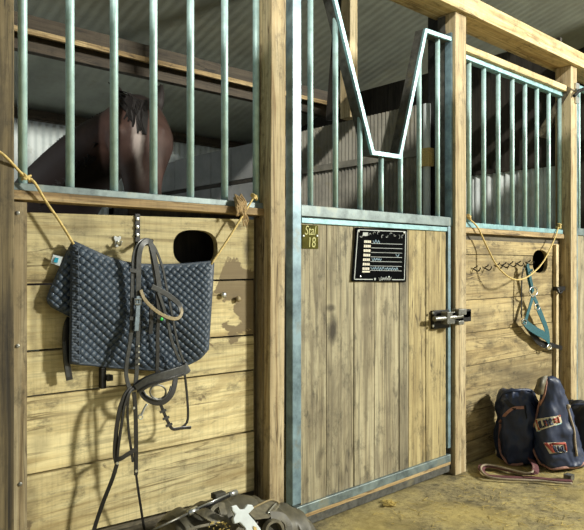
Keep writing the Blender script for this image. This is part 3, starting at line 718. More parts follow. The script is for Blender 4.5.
ck = strap('cheek_strap', [(138,300,.006),(138,330,.006),(137.2,352,.006),(136.6,372,.006),(135,390,.004)], 4.6)
strap('strap_end', [(138.4,296,.012),(137.6,312,.013),(136.2,331,.012)], 4.6, 'leather_blue', ck)
MB().tube([W(135,299,Y0-.02), W(141,299,Y0-.02), W(141,304,Y0-.02), W(135,304,Y0-.02)], .0026, 6, True).build('buckle', 'bright', ck)
for py in (270, 318): MB().ribbon([W(129.5,py,Y0-.006), W(136,py+1,Y0-.006)], .012, .006).build('keeper', 'leather', ck)
for py in (346, 352, 358, 364): MB().lathe(W(138.6, py, Y0-.012), (0,-1,0), [(0,.003),(.003,.003)], 8).build('stud', 'bright', ck)
strap('throat_strap', [(151,242,0),(156,250,.0),(162,266,0),(166,285,0),(170,305,0),(174,325,0),(178,345,0),(185,366,0)], 2.6)
rc = strap('cheek_strap', [(157,294,.004),(158.5,312,.003),(157.5,335,.003),(157.5,355,.003),(157,374,.004)], 4.2, 'leather_black')
strap('strap_end', [(151.5,304,.004),(151,318,.004),(150.5,334,.004)], 4.6, 'leather_black', rc)
strap('noseband_strap', [(158,292,.008),(163,306,.008),(168,324,.008),(172,342,.008),(180,362,.008)], 3.2)
bb = strap('browband', [(140.5,290,.012),(145,300,.02),(155,310,.028),(167,317,.03),(177,318.5,.024),(181.5,313,.014),(180,307,.008),(176,302,.006)], 3.6, 'tan')
bb['label'] = 'tan browband'
strap('browband_lining', [(181.5,313,.012),(179,304.5,.007),(170,296.5,.006),(160,290.5,.006),(151.5,286.5,.006)], 5.2, 'leather', bb)
MB().lathe(W(161.5, 319, Y0-.034), (0,-1,0), [(0,.006),(.003,.005),(.004,.002)], 10).build('green_tag', 'green', bd)['label'] = 'green tag'
nb = strap('noseband', [(136,389,.004),(147,382,.016),(160,377.5,.022),(173,373.5,.018),(184,369.5,.006),(187,366.5,.0)], 11., 'leather', None, 0, .016)
strap('noseband_trim', [(137,392,.012),(148,385.5,.026),(160,381.4,.032),(173,377.5,.032),(184,373.5,.018)], 1.6, 'leather_black', nb)
strap('lower_noseband', [(140,389,.0),(145,397,.006),(154,402,.01),(163,402,.01),(171,395,.008),(174.5,385,.004),(175.5,376,0)], 6., 'leather_black')
strap('lower_band_edge', [(142,389.5,.008),(147,396,.012),(155,399.5,.016),(162,399.5,.016),(168.5,393,.014),(171,386,.01)], 1.5, 'leather')
MB().tube([W(158+8*math.cos(a*PI/8), 392+7*math.sin(a*PI/8), Y0+.005) for a in range(16)], .0032, 8, True).build('bit_ring', 'iron', bd, smooth=True)
strap('flash_strap', [(160,403,.004),(164,413,.004),(169,424,.004),(173,429,.004),(182,428,.004),(191,427.5,.002)], 3.2, 'leather_black')
for k, (px, py) in enumerate(((163, 411), (166, 418), (169, 425))): MB().ribbon([W(px-3, py+1.2, Y0-.01), W(px+3, py-1.2, Y0-.01)], .008, .006).build('keeper', 'leather', bd)
strap('curb_strap', [(184,369,-.004),(186,385,-.004),(187.5,402,-.004),(188,415,-.004),(186.5,423,-.004),(181,428,-.002)], 2.4, 'leather_black')
sn = MB().tube(catmull([W(147,404,Y0-.004), W(143.5,410,Y0-.006), W(141,416,Y0-.006)], 5), .0040, 8)
sn.tube([W(140.6+2.2*math.cos(a*PI/6), 417+2.2*math.sin(a*PI/6), Y0-.006) for a in range(12)], .0022, 6, True)
sn.build('snap_hook', 'bright', bd, smooth=True)['label'] = 'silver snap hook'
strap('rein', [(136,386,.0),(127,392,.008),(121,405,.01),(117.5,422,.01),(115.5,440,.008),(115,455,.006),(117,464,.006)], 4.4, 'leather_black')
strap('rein', [(135,388,.004),(129,393,.012),(124,408,.014),(121.5,425,.014),(118.5,445,.012),(117,460,.008)], 3.0, 'leather_black')
strap('rein', [(129,392,.002),(127.5,410,.002),(128.5,430,.002),(131,448,.002),(133,462,.002)], 2.6, 'leather_black')
strap('rein', [(134,392,.004),(135.5,412,.004),(136,435,.004),(136,458,.004),(136,475,.004)], 4.4, 'leather_black')
strap('rein_crossing', [(114,459,.006),(120,459,.012),(128,454,.012),(136,449,.010)], 4.4, 'leather_black')
for q in ((133.5,408),(136,471),(117,463)): MB().lathe(W(q[0], q[1], Y0-.012), (0,-1,0), [(0,.005),(.004,.004)], 8).build('stud', 'bright', bd)
strap('rein_end', [(117,464,.004),(112,480,.0),(104,500,-.01),(97,520,-.02),(91,540,-.02)], 4.2, 'leather_black')
strap('rein_end', [(136,474,.004),(138.5,492,.0),(141.5,512,-.01),(146,540,-.02)], 2.4, 'leather_black')

# ------------------------------------------------------------------ name plate on the gate
np_ = thing('name_plate', 'black stall name board with white rows and a silver border, on the gate', 'sign', W(377, 282, YG))
def NPQ(u, v, d): # u 0..1 across, v 0..1 down
    tl, tr, bl, br_ = W(355.5,227.5,YG-.006), W(407,229.5,YG-.006), W(351.5,281.5,YG-.006), W(405.5,282.0,YG-.006)
    p = tl.lerp(tr, u).lerp(bl.lerp(br_, u), v); p.y = YG-.004-d; return p
def npr(u0, v0, u1, v1, d, e, mb): return mb.prism([NPQ(u0,v0,d), NPQ(u1,v0,d), NPQ(u1,v1,d), NPQ(u0,v1,d)], (0,-e,0))
npr(0, 0, 1, 1, 0, .005, MB()).build('board', 'plate_black', np_, bevel=.0015)
mb = MB()
for q in ((.03,.035,.97,.05), (.03,.95,.36,.965), (.72,.95,.97,.965), (.03,.035,.042,.965), (.958,.035,.97,.965)): npr(*q, .005, .001, mb)
mb.build('border', 'plate_line', np_)
ln = MB(); lw = MB(); ik = MB()
for k in range(7):
    v = .25+k*.084
    npr(.30, v+.032, .90, v+.040, .005, .0008, ln)
    for q in range(4): npr(.165+q*.032, v-.018, .165+q*.032+.025, v+.03, .005, .0009, lw)
npr(.165, .80, .30, .83, .005, .0009, lw)
rr = random.Random(5)
def scribble(mb, u0, u1, v, h):
    n = int((u1-u0)/.022); pts = []
    for i in range(n+1):
        pts.append(NPQ(u0+(u1-u0)*i/n+rr.uniform(-.004,.004), v+(h if i % 2 else -h)*rr.uniform(.5, 1.2), .0062))
    mb.tube(catmull(pts, 3), .0019, 5)
for u0, u1, v, h in ((.32,.50,.585,.022), (.31,.56,.755,.026), (.58,.83,.755,.026), (.33,.45,.25,.03), (.78,.84,.50,.02)):
    ik = MB(); scribble(ik, u0, u1, v, h); ik.build('handwriting', 'ink_blue', np_)['label'] = 'pale blue handwriting'
ln.build('rules', 'plate_line', np_); lw.build('row_captions', 'plate_white', np_)
lg = MB(); scribble(lg, .47, .70, .945, .035); scribble(lg, .50, .68, .945, .02)
lg.lathe(NPQ(.40, .95, .005), (0,-1,0), [(0,.006),(.001,.006)], 12); lg.build('maker_mark', 'plate_line', np_)
rs_ = MB()
for k in range(11):
    a = rr.uniform(0, 6.28); u, v = .10+.08*k, .115+rr.uniform(-.03, .04)
    pts = [NPQ(u+.022*math.cos(a+i*.7), v+.035*math.sin(a+i*.7), .0062) for i in range(5)]; rs_.tube(pts, .0015, 5)
npr(.13, .085, .22, .15, .005, .0012, rs_)
rs_.build('header_ornament', 'plate_line', np_)
for u, v in ((.055,.07),(.93,.075),(.14,.905),(.66,.905)): MB().lathe(NPQ(u, v, .005), (0,-1,0), [(0,.005),(.002,.004),(.003,.001)], 8).build('screw', 'bright', np_)

sg = thing('number_plate', 'small olive plate lettered with the stall number, top left of the gate', 'sign', W(310, 249, YG))
MB().box(X(302.3,YG-.004), X(318.3,YG-.004), YG-.004, YG+.002, Z(303,248.5,YG), Z(303,224.6,YG)).build('plate', 'plate_olive', sg)
k = S(310, YG)
text(sg, 'lettering', 'Stal', 13.2/k, (X(303.6,YG), YG-.0048, Z(304,234.6,YG)), 'plate_yellow', .0008, .25, sx=.80)
text(sg, 'numerals', '18', 14.5/k, (X(306.6,YG), YG-.0048, Z(304,247.0,YG)), 'plate_yellow', .0008, .1, sx=.78)
for q in (303.5, 317): MB().lathe(W(q, 235.8, YG-.004), (0,-1,0), [(0,.005),(.003,.004)], 8).build('screw', 'bright', sg)

# ------------------------------------------------------------------ headcollar
hcx = thing('headcollar', 'teal webbing headcollar hanging from the last hook of the row', 'headcollar', W(540, 345, YP-.04))
YH = YP-.05
def hs(name, pts, wpx, m='teal', parent=None, th=.004):
    P = [W(p[0], p[1], YH-(p[2] if len(p) > 2 else 0)) for p in pts]
    return MB().ribbon(catmull(P, 6), wpx/S(pts[0][0], YH)*1.35, th).build(name, m, parent or hcx, bevel=.001)
hs('crown_strap', [(527.5,264,.004),(529.5,274,.008),(531.5,284,.008),(533,292,.006)], 3.6)
hs('crown_strap', [(526,266,-.004),(528,277,.0),(530.5,288,.0),(532.5,293,0)], 3.0)
hs('keeper', [(527.5,271.5,.013),(532.5,270,.013)], 2.0)
MB().tube([W(533.2+4.0*math.cos(a*PI/8), 291.5+4.6*math.sin(a*PI/8), YH-.016) for a in range(16)], .0042, 8, True).build('square_ring', 'bright', hcx, smooth=True)
hs('cheek_strap', [(532.5,297,.004),(530,306,.006),(527.5,314,.004),(525,323,.002)], 3.6)
hs('cheek_strap', [(534,297,.004),(538,306,.006),(543,318,.004),(547.5,331,.002),(549,346,.002)], 3.6)
hs('throat_strap', [(537,308,.010),(541,317,.012),(545,327,.010),(548.5,338,.008)], 3.4)
MB().tube([W(537+2.6*math.cos(a*PI/8), 307+3*math.sin(a*PI/8), YH-.016) for a in range(16)], .0036, 8, True).build('buckle', 'bright', hcx, smooth=True)
hs('noseband', [(523.5,321,.002),(530,327,.012),(538,332,.018),(545,336,.012),(549,340,.004)], 6.0)
hs('noseband_rear', [(524,322,-.01),(531,332,-.014),(539,342,-.014),(548,346,-.01)], 5.2, 'leather_black')
hs('chin_strap', [(549,344,.002),(555,346,.006),(562,348,.004)], 3.2, 'leather_black')
MB().tube([W(524+2.2*math.cos(a*PI/6), 322+2.6*math.sin(a*PI/6), YH-.008) for a in range(12)], .004, 8, True).build('ring', 'iron', hcx, smooth=True)
MB().tube([W(549+2*math.cos(a*PI/6), 347+2.4*math.sin(a*PI/6), YH-.006) for a in range(12)], .004, 8, True).build('ring', 'bright', hcx, smooth=True)
hs('rope_shadow', [(525,265,-.012),(522.5,272,-.012),(521.5,290,-.014),(521.5,318,-.014)], 1.3, 'leather_black')  # lead rope's cast shadow, put in as a thin black strip
fb = MB().box(X(553,YP), X(559.5,YP), YP-.04, YP-.0, Z(556,290.5,YP), Z(556,286.5,YP)).tube(catmull([W(557,288,YP-.03), W(559.5,293,YP-.04), W(562,291,YP-.04)], 4), .008, 8)
fb = settle(fb.build('iron_catch', 'black_iron'), W(556, 290, YP)); tag(fb, 'small black iron catch on the batten, right of the headcollar', 'bracket')

# ------------------------------------------------------------------ rugs and bags on the floor
def soft_bag(parent, name, rings, m, wrinkle=.008, seed=1, seg=40):
    rr = random.Random(seed); ph = [rr.uniform(0, 6.28) for _ in range(8)]; rows = []
    for k, (c, rx, ry, rot, pw) in enumerate(rings):
        r = []
        for q in range(seg):
            t = 2*PI*q/seg; a, b_ = math.cos(t), math.sin(t)
            wv = 1+wrinkle*(math.sin(5*t+ph[0]+k*.25)+.7*math.sin(9*t+ph[1]-k*.4)+.6*math.sin(3*t+k*.8+ph[2]))
            x, y = rx*math.copysign(abs(a)**pw, a)*wv, ry*math.copysign(abs(b_)**pw, b_)*wv
            r.append(Vector(c)+RT*(x*math.cos(rot)-y*math.sin(rot))+FWH*(x*math.sin(rot)+y*math.cos(rot)))
        rows.append(r)
    mb = MB(); mb.grid(rows, True); n = len(mb.v)
    k = len(rows)
    mb.f.append(tuple(range(seg))[::-1]); mb.f.append(tuple(range((k-1)*seg, k*seg)))
    return mb.build(name, m, parent, smooth=True), rows
FWH = FW.copy()
# left bag: tall folded navy rug with piping
b0 = FL(519, 468)
dep = (b0-CAM).dot(FW); kpx = F_PX/dep
def BD(px, py, dd=0.): return DEP(px, py, dep+dd)
bag = thing('rug_bag', 'tall navy rug bag with pink piping, leaning on the boards left of the lettered bag', 'bag', FL(519, 468))
spec = [(469, 504.5, 531, .085), (464, 501.5, 532, .10), (450, 499.5, 533, .115), (432, 499, 533, .12), (415, 499.5, 534, .12), (404, 499.3, 535, .115), (397, 499.5, 534, .10), (392, 502, 536, .07), (390, 507, 531, .03)]
rings = []
for py, xa, xb, ry in spec:
    c = BD((xa+xb)/2, py, .12); rx = (xb-xa)/2/F_PX*(dep+.12); c.z = max(c.z, .012)
    rings.append((c, rx, ry, 0, .62))
ob, rw = soft_bag(bag, 'body', rings, 'navy', .035, 3, 56)
def crumple(o, strength, size, seed):
    q = o.modifiers.new('s', 'SUBSURF'); q.levels = q.render_levels = 2
    for k, (a_, b_) in enumerate(((strength, size), (strength*.45, size*.42))):
        tx = bpy.data.textures.new('folds', 'CLOUDS'); tx.noise_scale = b_; tx.noise_depth = 1; tx.cloud_type = 'GRAYSCALE'
        q = o.modifiers.new('folds', 'DISPLACE'); q.texture = tx; q.strength = a_; q.mid_level = .5; q.texture_coords = 'LOCAL'
crumple(ob, .055, .10, 1)
def caster(o):
    bpy.context.view_layer.update(); ev = o.evaluated_get(bpy.context.evaluated_depsgraph_get()); m_ = ev.to_mesh(); og = parent_origin(o.parent)
    from mathutils.bvhtree import BVHTree
    t_ = BVHTree.FromPolygons([v.co+og for v in m_.vertices], [tuple(p.vertices) for p in m_.polygons]); ev.to_mesh_clear()
    def f(px, py, lift=.004, default=None):
        for k in range(0, 12):
            for sx_ in ((0, 0), (1, 0), (-1, 0), (0, -1), (0, 1)):
                d_ = ray(px+sx_[0]*k*.5, py+sx_[1]*k*.5).normalized(); h = t_.ray_cast(CAM, d_)
                if h[0] is not None: return h[0]-d_*lift
        return default
    return f
_cb = caster(ob)
def surf(px, py, dd): return _cb(px, py, .006) or BD(px, py, dd)
MB().tube(catmull([surf(500.5,399,-.0), surf(505,392.5,.0), surf(518,390.2,.0), surf(531,391,.0), surf(537.5,399,.02), surf(539,408,.02)], 6), .010, 8).build('rolled_rim', 'navy', bag, smooth=True)
MB().ribbon(catmull([surf(500,422,.0), surf(505,415,-.03), surf(513,408.5,-.035), surf(524,407.5,-.02)], 6), .015, .006, tuple(-FW+UP*.4)).build('piping', 'piping', bag)
MB().ribbon(catmull([surf(500.5,424,-.01), surf(499.3,440,-.01), surf(500.5,452,-.02), surf(505.5,462,-.035), surf(514,467.5,-.03), surf(523,466.8,-.01)], 6), .011, .007, tuple(-FW)).build('piping', 'piping', bag)
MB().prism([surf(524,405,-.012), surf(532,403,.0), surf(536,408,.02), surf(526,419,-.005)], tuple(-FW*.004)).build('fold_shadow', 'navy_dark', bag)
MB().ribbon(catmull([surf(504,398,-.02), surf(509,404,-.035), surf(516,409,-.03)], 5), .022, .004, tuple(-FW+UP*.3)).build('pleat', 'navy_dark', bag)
# straps lying on the floor
st = thing('girth_strap', 'pink edged webbing strap looped on the floor before the navy bags', 'strap', FL(510, 474))
def fl(px, py, z=.012): return FL(px, py, z)
MB().ribbon(catmull([FL(531,459,.05), FL(535,466,.05), FL(535,472,.04), FL(528,474.5,.02), FL(512,471.5,.016), FL(495,467.5,.018), FL(484,466,.022), FL(481.5,470,.02), FL(488,475,.014), FL(503,477,.012), FL(524,478,.012)], 8), .035, .006, (.25,-.3,1)).build('webbing', 'strap_red', st)
MB().ribbon(catmull([FL(524,477,.016), FL(540,478.5,.014), FL(556,480,.013), FL(572,481,.012)], 6), .034, .006, (.25,-.3,1)).build('webbing_end', 'strap_red', st)
MB().tube(catmull([FL(531,461,.05), FL(533.5,467,.05), FL(532,472,.04), FL(525,473.2,.03), FL(512,470.3,.026), FL(495,466,.028), FL(483.5,465.2,.03), FL(481,470,.026), FL(488,476.5,.020), FL(503,479,.018), FL(524,480,.018), FL(540,480.8,.016), FL(556,482.6,.016), FL(572,483.5,.016)], 8), .006, 7).build('pale_edge', 'piping_pale', st, smooth=True)
MB().box(*(lambda p: (p.x-.02, p.x+.02, p.y-.02, p.y+.02, .004, .03))(FL(569, 480))).build('buckle', 'iron', st)

# right bag: draped navy rug with embroidered patches
bag2 = thing('horse_rug', 'draped navy horse rug with embroidered lettering and pale piping, propped up on the floor', 'rug', FL(556, 474))
e0 = FL(556, 474); dep2 = (e0-CAM).dot(FW)
def B2(px, py, dd=0.): return DEP(px, py, dep2+dd)
LFT = [(377,543.5),(388,541),(400,539.5),(412,536.5),(424,533.5),(436,530.5),(446,531.5),(455,534.5),(463,539),(469,545),(474,553)]
RGT = [(377,555.5),(382,560),(393,566),(406,570),(420,574),(436,579),(450,582),(458,585),(463,586),(465,586),(468,583)]
rowsF = []; nc = 36
for k, ((ya, xa), (yb_, xb)) in enumerate(zip(LFT, RGT)):
    t = k/(len(LFT)-1); r = []
    th_ = .03+.15*math.sin(min(1, t*1.15)*PI*.62)
    for i in range(nc):
        a = 2*PI*i/nc; ca, sa = math.cos(a), math.sin(a)
        u = .5-.5*math.copysign(abs(ca)**.75, ca)
        px, py = xa+(xb-xa)*u, ya+(yb_-ya)*u
        dd = th_*(1-math.copysign(abs(sa)**.8, sa))+.012*math.sin(u*9+t*4)*(1 if sa > 0 else 0)*t
        p = B2(px, py, dd); p.z = max(p.z, .01); r.append(p)
    rowsF.append(r)
mb = MB(); mb.grid(rowsF, True); mb.f.append(tuple(range(nc))); mb.f.append(tuple(range(len(mb.v)-nc, len(mb.v))))
ob = mb.build('rug_body', 'navy', bag2, smooth=True); crumple(ob, .030, .09, 2)
_cf = caster(ob)
def front(px, py, lift=.006): return _cf(px, py, lift) or B2(px, py, 0)
MB().tube(catmull([front(xa+1.2, ya, .004) for ya, xa in LFT[2:-1]]+[front(553,473,.004), front(565,471.5,.004), front(576,467,.004), front(584,463,.004)], 5), .0075, 8).build('edge_piping', 'piping', bag2, smooth=True)
MB().tube(catmull([front(546.5,378,.006), front(546,386,.006), front(544,396,.006), front(540.5,405,.005)], 5), .0055, 8).build('collar_piping', 'piping', bag2, smooth=True)
MB().grid([[B2(538.5,379,.0), B2(542,376.5,-.02), B2(547,375.5,-.01)], [B2(536.5,386,.0), B2(540,386,-.03), B2(544.5,385,-.02)], [B2(534,392,.0), B2(538,395,-.03), B2(542.5,394,-.02)]]).build('olive_lining', 'olive_pale', bag2, smooth=True, solid=.01)['label'] = 'olive lining'
MB().tube(catmull([front(567.5,407,.006), front(570.5,418,.006), front(574,430,.006), front(575,442,.006), front(577,456,.006)], 5), .006, 8).build('edge_cord', 'piping_pale', bag2, smooth=True)
MB().lathe(front(567.5,406,.0), tuple(-FW), [(0,.012),(.014,.012),(.019,.005)], 12).build('cord_boss', 'piping_pale', bag2)
# embroidered marks: outlined block strokes
def patch(corners, strokes, nm):
    tl, tr, br_, bl = [Vector((c[0], c[1], 0)) for c in corners]
    def q(u, v): p = tl.lerp(tr, u).lerp(bl.lerp(br_, u), v); return front(p.x, p.y, .008)
    base = MB(); base.grid([[q(i/8, j/3) for i in range(9)] for j in range(4)]); pb = base.build(nm, 'cream', bag2, solid=.004)
    for mname, ss in strokes.items():
        mm = MB()
        for s0 in ss: mm.tube([q(u, v)-ray(550,430)*.004 for u, v in s0], .006, 6)
        mm.build('embroidery', mname, pb, smooth=True)
    return pb
E1 = {'navy': [[(.16,.25),(.16,.85)],[(.22,.2),(.22,.8),(.30,.8)],[(.36,.2),(.36,.85)],[(.36,.5),(.46,.5)],[(.46,.2),(.46,.85)],[(.56,.25),(.56,.8),(.66,.8)],[(.56,.5),(.64,.5)],[(.56,.25),(.66,.25)]],
      'red_thread': [[(.10,.1),(.10,.95)],[(.42,.3),(.42,.75)],[(.72,.35),(.82,.35)],[(.72,.65),(.82,.65)],[(.90,.1),(.90,.9)],[(.0,.05),(1,.05)]],
      'aqua_thread': [[(.04,.97),(.96,.97)]]}
patch([(533.5,419.5),(560,415.5),(562,422.5),(537,431.5)], E1, 'embroidered_patch')
E2 = {'navy': [[(.36,.3),(.36,.9)],[(.44,.35),(.44,.9),(.54,.9)],[(.60,.35),(.60,.9)],[(.60,.55),(.70,.55),(.70,.9)],[(.80,.35),(.80,.9),(.90,.9)]],
      'red_thread': [[(.05,.05),(.24,.9)],[(.12,.05),(.30,.9)],[(.24,.9),(.30,.1)],[(.36,.12),(.96,.12)],[(.96,.1),(.96,.9)]]}
patch([(543.5,443),(565.5,442),(567,452),(549.5,453.5)], E2, 'embroidered_patch')
# dark rug at the frame edge
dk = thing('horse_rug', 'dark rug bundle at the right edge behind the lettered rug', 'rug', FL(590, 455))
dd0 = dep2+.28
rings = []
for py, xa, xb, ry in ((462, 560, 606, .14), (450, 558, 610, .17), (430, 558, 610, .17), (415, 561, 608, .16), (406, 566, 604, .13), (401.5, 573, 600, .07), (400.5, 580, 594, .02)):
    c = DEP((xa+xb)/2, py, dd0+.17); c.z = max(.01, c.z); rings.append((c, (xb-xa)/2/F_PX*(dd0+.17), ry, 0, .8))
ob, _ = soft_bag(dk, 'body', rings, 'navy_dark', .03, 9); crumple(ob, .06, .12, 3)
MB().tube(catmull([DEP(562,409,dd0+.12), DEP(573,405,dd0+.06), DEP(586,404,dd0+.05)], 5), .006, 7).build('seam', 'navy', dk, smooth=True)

# ------------------------------------------------------------------ olive tack in the foreground
YF = -.14
def TP(px, py, Y=YF): return W(px, py, Y)
tk = thing('saddle_bag', 'olive canvas saddle bag with straps and flap on the floor under the bridle', 'bag', TP(235, 575, YF))
tk.location.z = 0.
# body: lumpy sack, upper outline from the photograph, standing on the floor
TOPO = catmull([(163,536,0),(169,520,0),(178,511.5,0),(190,509,0),(205,504,0),(218,500,0),(232,496.5,0),(246,494.5,0),(258,499,0),(268,502,0),(280,504.5,0),(292,506,0),(299,513,0),(300.5,530,0)], 6)
TOPO = [p for p in TOPO]
rows = []
for j in range(15):
    a = PI*j/14; r = []
    for i, p in enumerate(TOPO):
        yy = YF-.11*math.cos(a); zt = W(p.x, p.y, YF).z; xx = W(p.x, p.y, YF).x
        z_ = zt*(.0+max(.0, math.sin(a)))**.38 if 0 < j < 14 else .004
        lump = .008*math.sin(i*.55+j*.8)+.006*math.sin(i*1.3-j*.5)
        r.append(Vector((xx+lump, yy+lump*.5, max(.004, z_+lump*math.sin(a)*.4))))
    rows.append(r)
ob = MB().grid(rows).build('body', 'olive', tk, smooth=True); ob.modifiers.new('s', 'SUBSURF').levels = 1
MB().ribbon(catmull([TP(196,510,YF-.02), TP(203,512,YF-.07), TP(214,518,YF-.1), TP(226,524,YF-.11), TP(238,530,YF-.12)], 6), .034, .006, (-.2,-.7,.7)).build('strap', 'olive_pale', tk)
MB().ribbon(catmull([TP(216,522,YF-.09), TP(212,512,YF-.07), TP(215,507,YF-.06), TP(221,505,YF-.05), TP(224,512,YF-.06), TP(225,522,YF-.09)], 6), .012, .004, (0,-.7,.7)).build('strap_loop', 'olive_pale', tk)
MB().ribbon(catmull([TP(221,503,YF-.05), TP(223,512,YF-.075), TP(225,521,YF-.09)], 5), .024, .005, (-.1,-.8,.5)).build('strap', 'olive_pale', tk)
MB().ribbon(catmull([TP(184,532,YF-.12), TP(196,527.5,YF-.125), TP(212,524,YF-.125), TP(220,522,YF-.12)], 5), .008, .004, (0,-.7,.7)).build('seam_cord', 'olive_pale', tk)
mb = MB().prism([TP(247.5,511.5,YF-.12), TP(271,500,YF-.02), TP(279.5,503.5,YF-.03), TP(276,508,YF-.08), TP(268,516.5,YF-.13), TP(254,518,YF-.15)], (0,-.006,-.004))
mb.build('flap', 'olive_pale', tk, bevel=.002)
MB().tube(catmull([TP(247.5,511,YF-.128), TP(258,505.3,YF-.075), TP(271.5,499.7,YF-.03), TP(279.5,503.2,YF-.04)], 4), .0035, 6).build('flap_piping', 'tan', tk, smooth=True)
MB().tube(catmull([TP(268,513,YF-.12), TP(272,508,YF-.09), TP(276,503.5,YF-.05)], 4), .003, 6).build('flap_chain', 'bright', tk, smooth=True)
MB().ribbon(catmull([TP(264,535,YF-.14), TP(266,526,YF-.14), TP(271,521.5,YF-.14), TP(277,521,YF-.14), TP(281,527,YF-.14), TP(281,536,YF-.14)], 6), .010, .020, (0,-1,.1)).build('loop_handle', 'olive_pale', tk)
MB().prism([TP(262,534,YF-.13), TP(265,522,YF-.125), TP(273,517.5,YF-.12), TP(281,520,YF-.12), TP(284,534,YF-.13)], (0,-.004,0)).build('pocket', 'olive_dark', tk)
MB().ribbon(catmull([TP(270,516,YF-.12), TP(281,517,YF-.115), TP(287,523,YF-.12), TP(289,534,YF-.13)], 5), .03, .006, (0,-.8,.5)).build('strap', 'olive', tk)
MB().ribbon(catmull([TP(238,534,YF-.15), TP(245,527,YF-.15), TP(250,531,YF-.15), TP(250,538,YF-.15)], 5), .03, .006, (0,-.8,.5)).build('strap', 'olive_pale', tk)
rr = random.Random(3)
crumbs = MB()
for k in range(16):
    p = TP(rr.uniform(203, 230), rr.uniform(522, 531), YF-.128); crumbs.tube([p, p+Vector((rr.uniform(-.014,.014), -.002, rr.uniform(-.006,.006)))], .0018, 5)
o = settle(crumbs.build('straw_crumbs', 'straw'), TP(215, 528, YF-.12)); o['kind'] = 'stuff'; tag(o, 'yellow straw crumbs lying on the olive saddle bag', 'straw')
ws = thing('cross_strap', 'white cross shaped strap lying on the olive saddle bag', 'strap', TP(243, 528, YF-.14))
cr = [(229.5,506.5),(234.5,505),(238,509.5),(242,509.5),(245.5,504.5),(250.5,505),(252,508.5),(246.5,514),(252,520),(258,528),(262,538),(246,538),(243,528),(238,522.5),(232.5,524),(231,519),(233.5,514.5),(230.5,511)]
MB().prism([TP(a, c, YF-.135+.0016*(c-505)*-.3) for a, c in cr], (0,-.012,.004)).build('cross', 'white', ws, bevel=.003)
MB().prism([TP(253,526,YF-.158), TP(256,527,YF-.158), TP(256.5,531,YF-.158), TP(253.5,531,YF-.158)], (0,-.003,0)).build('yellow_patch', 'twine', ws)['label'] = 'yellow patch'
wh = thing('riding_crop', 'black riding crop with silver ends lying across the olive saddle bag', 'crop', TP(192, 513, YF-.03))
yc = YF-.01
MB().tube([TP(196,509.5,yc-.02), TP(210,503.5,yc-.01), TP(229,494.8,yc)], .009, 10).build('shaft', 'black_iron', wh, smooth=True)
MB().tube([TP(197,508.3,yc-.03), TP(229,493.8,yc-.012)], .0028, 6).build('silver_line', 'bright', wh, smooth=True)
MB().tube([TP(188,513.5,yc-.03), TP(197,508.8,yc-.02)], .010, 10).build('end_cap', 'bright', wh, smooth=True)
MB().tube([TP(228.5,494.8,yc), TP(236,492,yc+.01)], .010, 10).build('end_cap', 'bright', wh, smooth=True)
MB().tube([TP(150,531.5,yc-.04), TP(170,522,yc-.05), TP(189,513,yc-.03)], .0036, 8).build('thin_lash', 'iron', wh, smooth=True)
MB().bar(TP(213,496.5,yc+.0), TP(224,493.5,yc+.0), .03, .02).build('grip', 'olive_dark', wh, bevel=.004)

# ------------------------------------------------------------------ horse
hr = thing('horse', 'dark bay horse with a white blaze looking out behind the left bars', 'horse', (W(40, 264, 1.5).x, 1.6, 0))
org = hr.location.copy()
poll = W(139, 110, .80); wth = W(2, 206, 1.75)
nz = W(145, 226, .50)
bx, by = wth.x, wth.y
ax = Vector((-.12, 1, 0)).normalized(); sdv = Vector((ax.y, -ax.x, 0))
chest = Vector((bx+.10, by-.18, 1.10)); barrel = Vector((bx, by, 1.05))+ax*.45; loin = Vector((bx, by, 1.10))+ax*.85; rump = Vector((bx, by, 1.12))+ax*1.12
hm = MB()
def limb(nodes, seg=20):
    P = catmull([n[0] for n in nodes], 5); R = []
    for a_, b_ in zip(nodes, nodes[1:]): R += [a_[1]+(b_[1]-a_[1])*q/5 for q in range(5)]
    hm.tube(P, R+[nodes[-1][1]], seg)
limb([(rump+ax*.22, .10), (rump+ax*.12, .22), (rump, .28), (loin, .29), (barrel, .32), (chest+ax*.1, .30), (chest, .27), (chest-ax*.14, .20), (chest-ax*.2, .08)], 28)
nk = chest+Vector((0,.10,.10)); crest = poll-Vector((0,0,.02))
for sd_ in (-1, 1):
    limb([(nk, .25), (nk.lerp(crest, .30)+Vector((0,.03,.05)), .225), (nk.lerp(crest, .62)+Vector((0,.03,.05)), .175), (nk.lerp(crest, .88), .135), (crest+Vector((0,.02,.0)), .115), (crest, .06)])
    break
limb([(Vector((bx, by+.25, 1.25)), .14), (Vector((bx, by+.02, 1.32)), .15), (Vector((bx+.03, by-.22, 1.36)), .13)])
for sd in (-1, 1):
    f = chest+sdv*.14*sd+Vector((0,.05,-.10))
    limb([(f, .13), (Vector((f.x, f.y, .80)), .10), (Vector((f.x, f.y, .62)), .072), (Vector((f.x, f.y-.01, .45)), .056), (Vector((f.x, f.y, .40)), .044), (Vector((f.x, f.y, .16)), .036), (Vector((f.x, f.y-.03, .09)), .045), (Vector((f.x, f.y-.05, .045)), .055), (Vector((f.x, f.y-.055, .0)), .06)], 14)
    h = rump+sdv*.14*sd+Vector((0,.02,-.12))
    limb([(h, .18), (Vector((h.x, h.y-.06, .78)), .13), (Vector((h.x, h.y+.04, .60)), .085), (Vector((h.x, h.y+.12, .50)), .058), (Vector((h.x, h.y+.09, .40)), .046), (Vector((h.x, h.y+.06, .16)), .038), (Vector((h.x, h.y+.03, .09)), .045), (Vector((h.x, h.y, .045)), .055), (Vector((h.x, h.y-.005, .0)), .06)], 14)
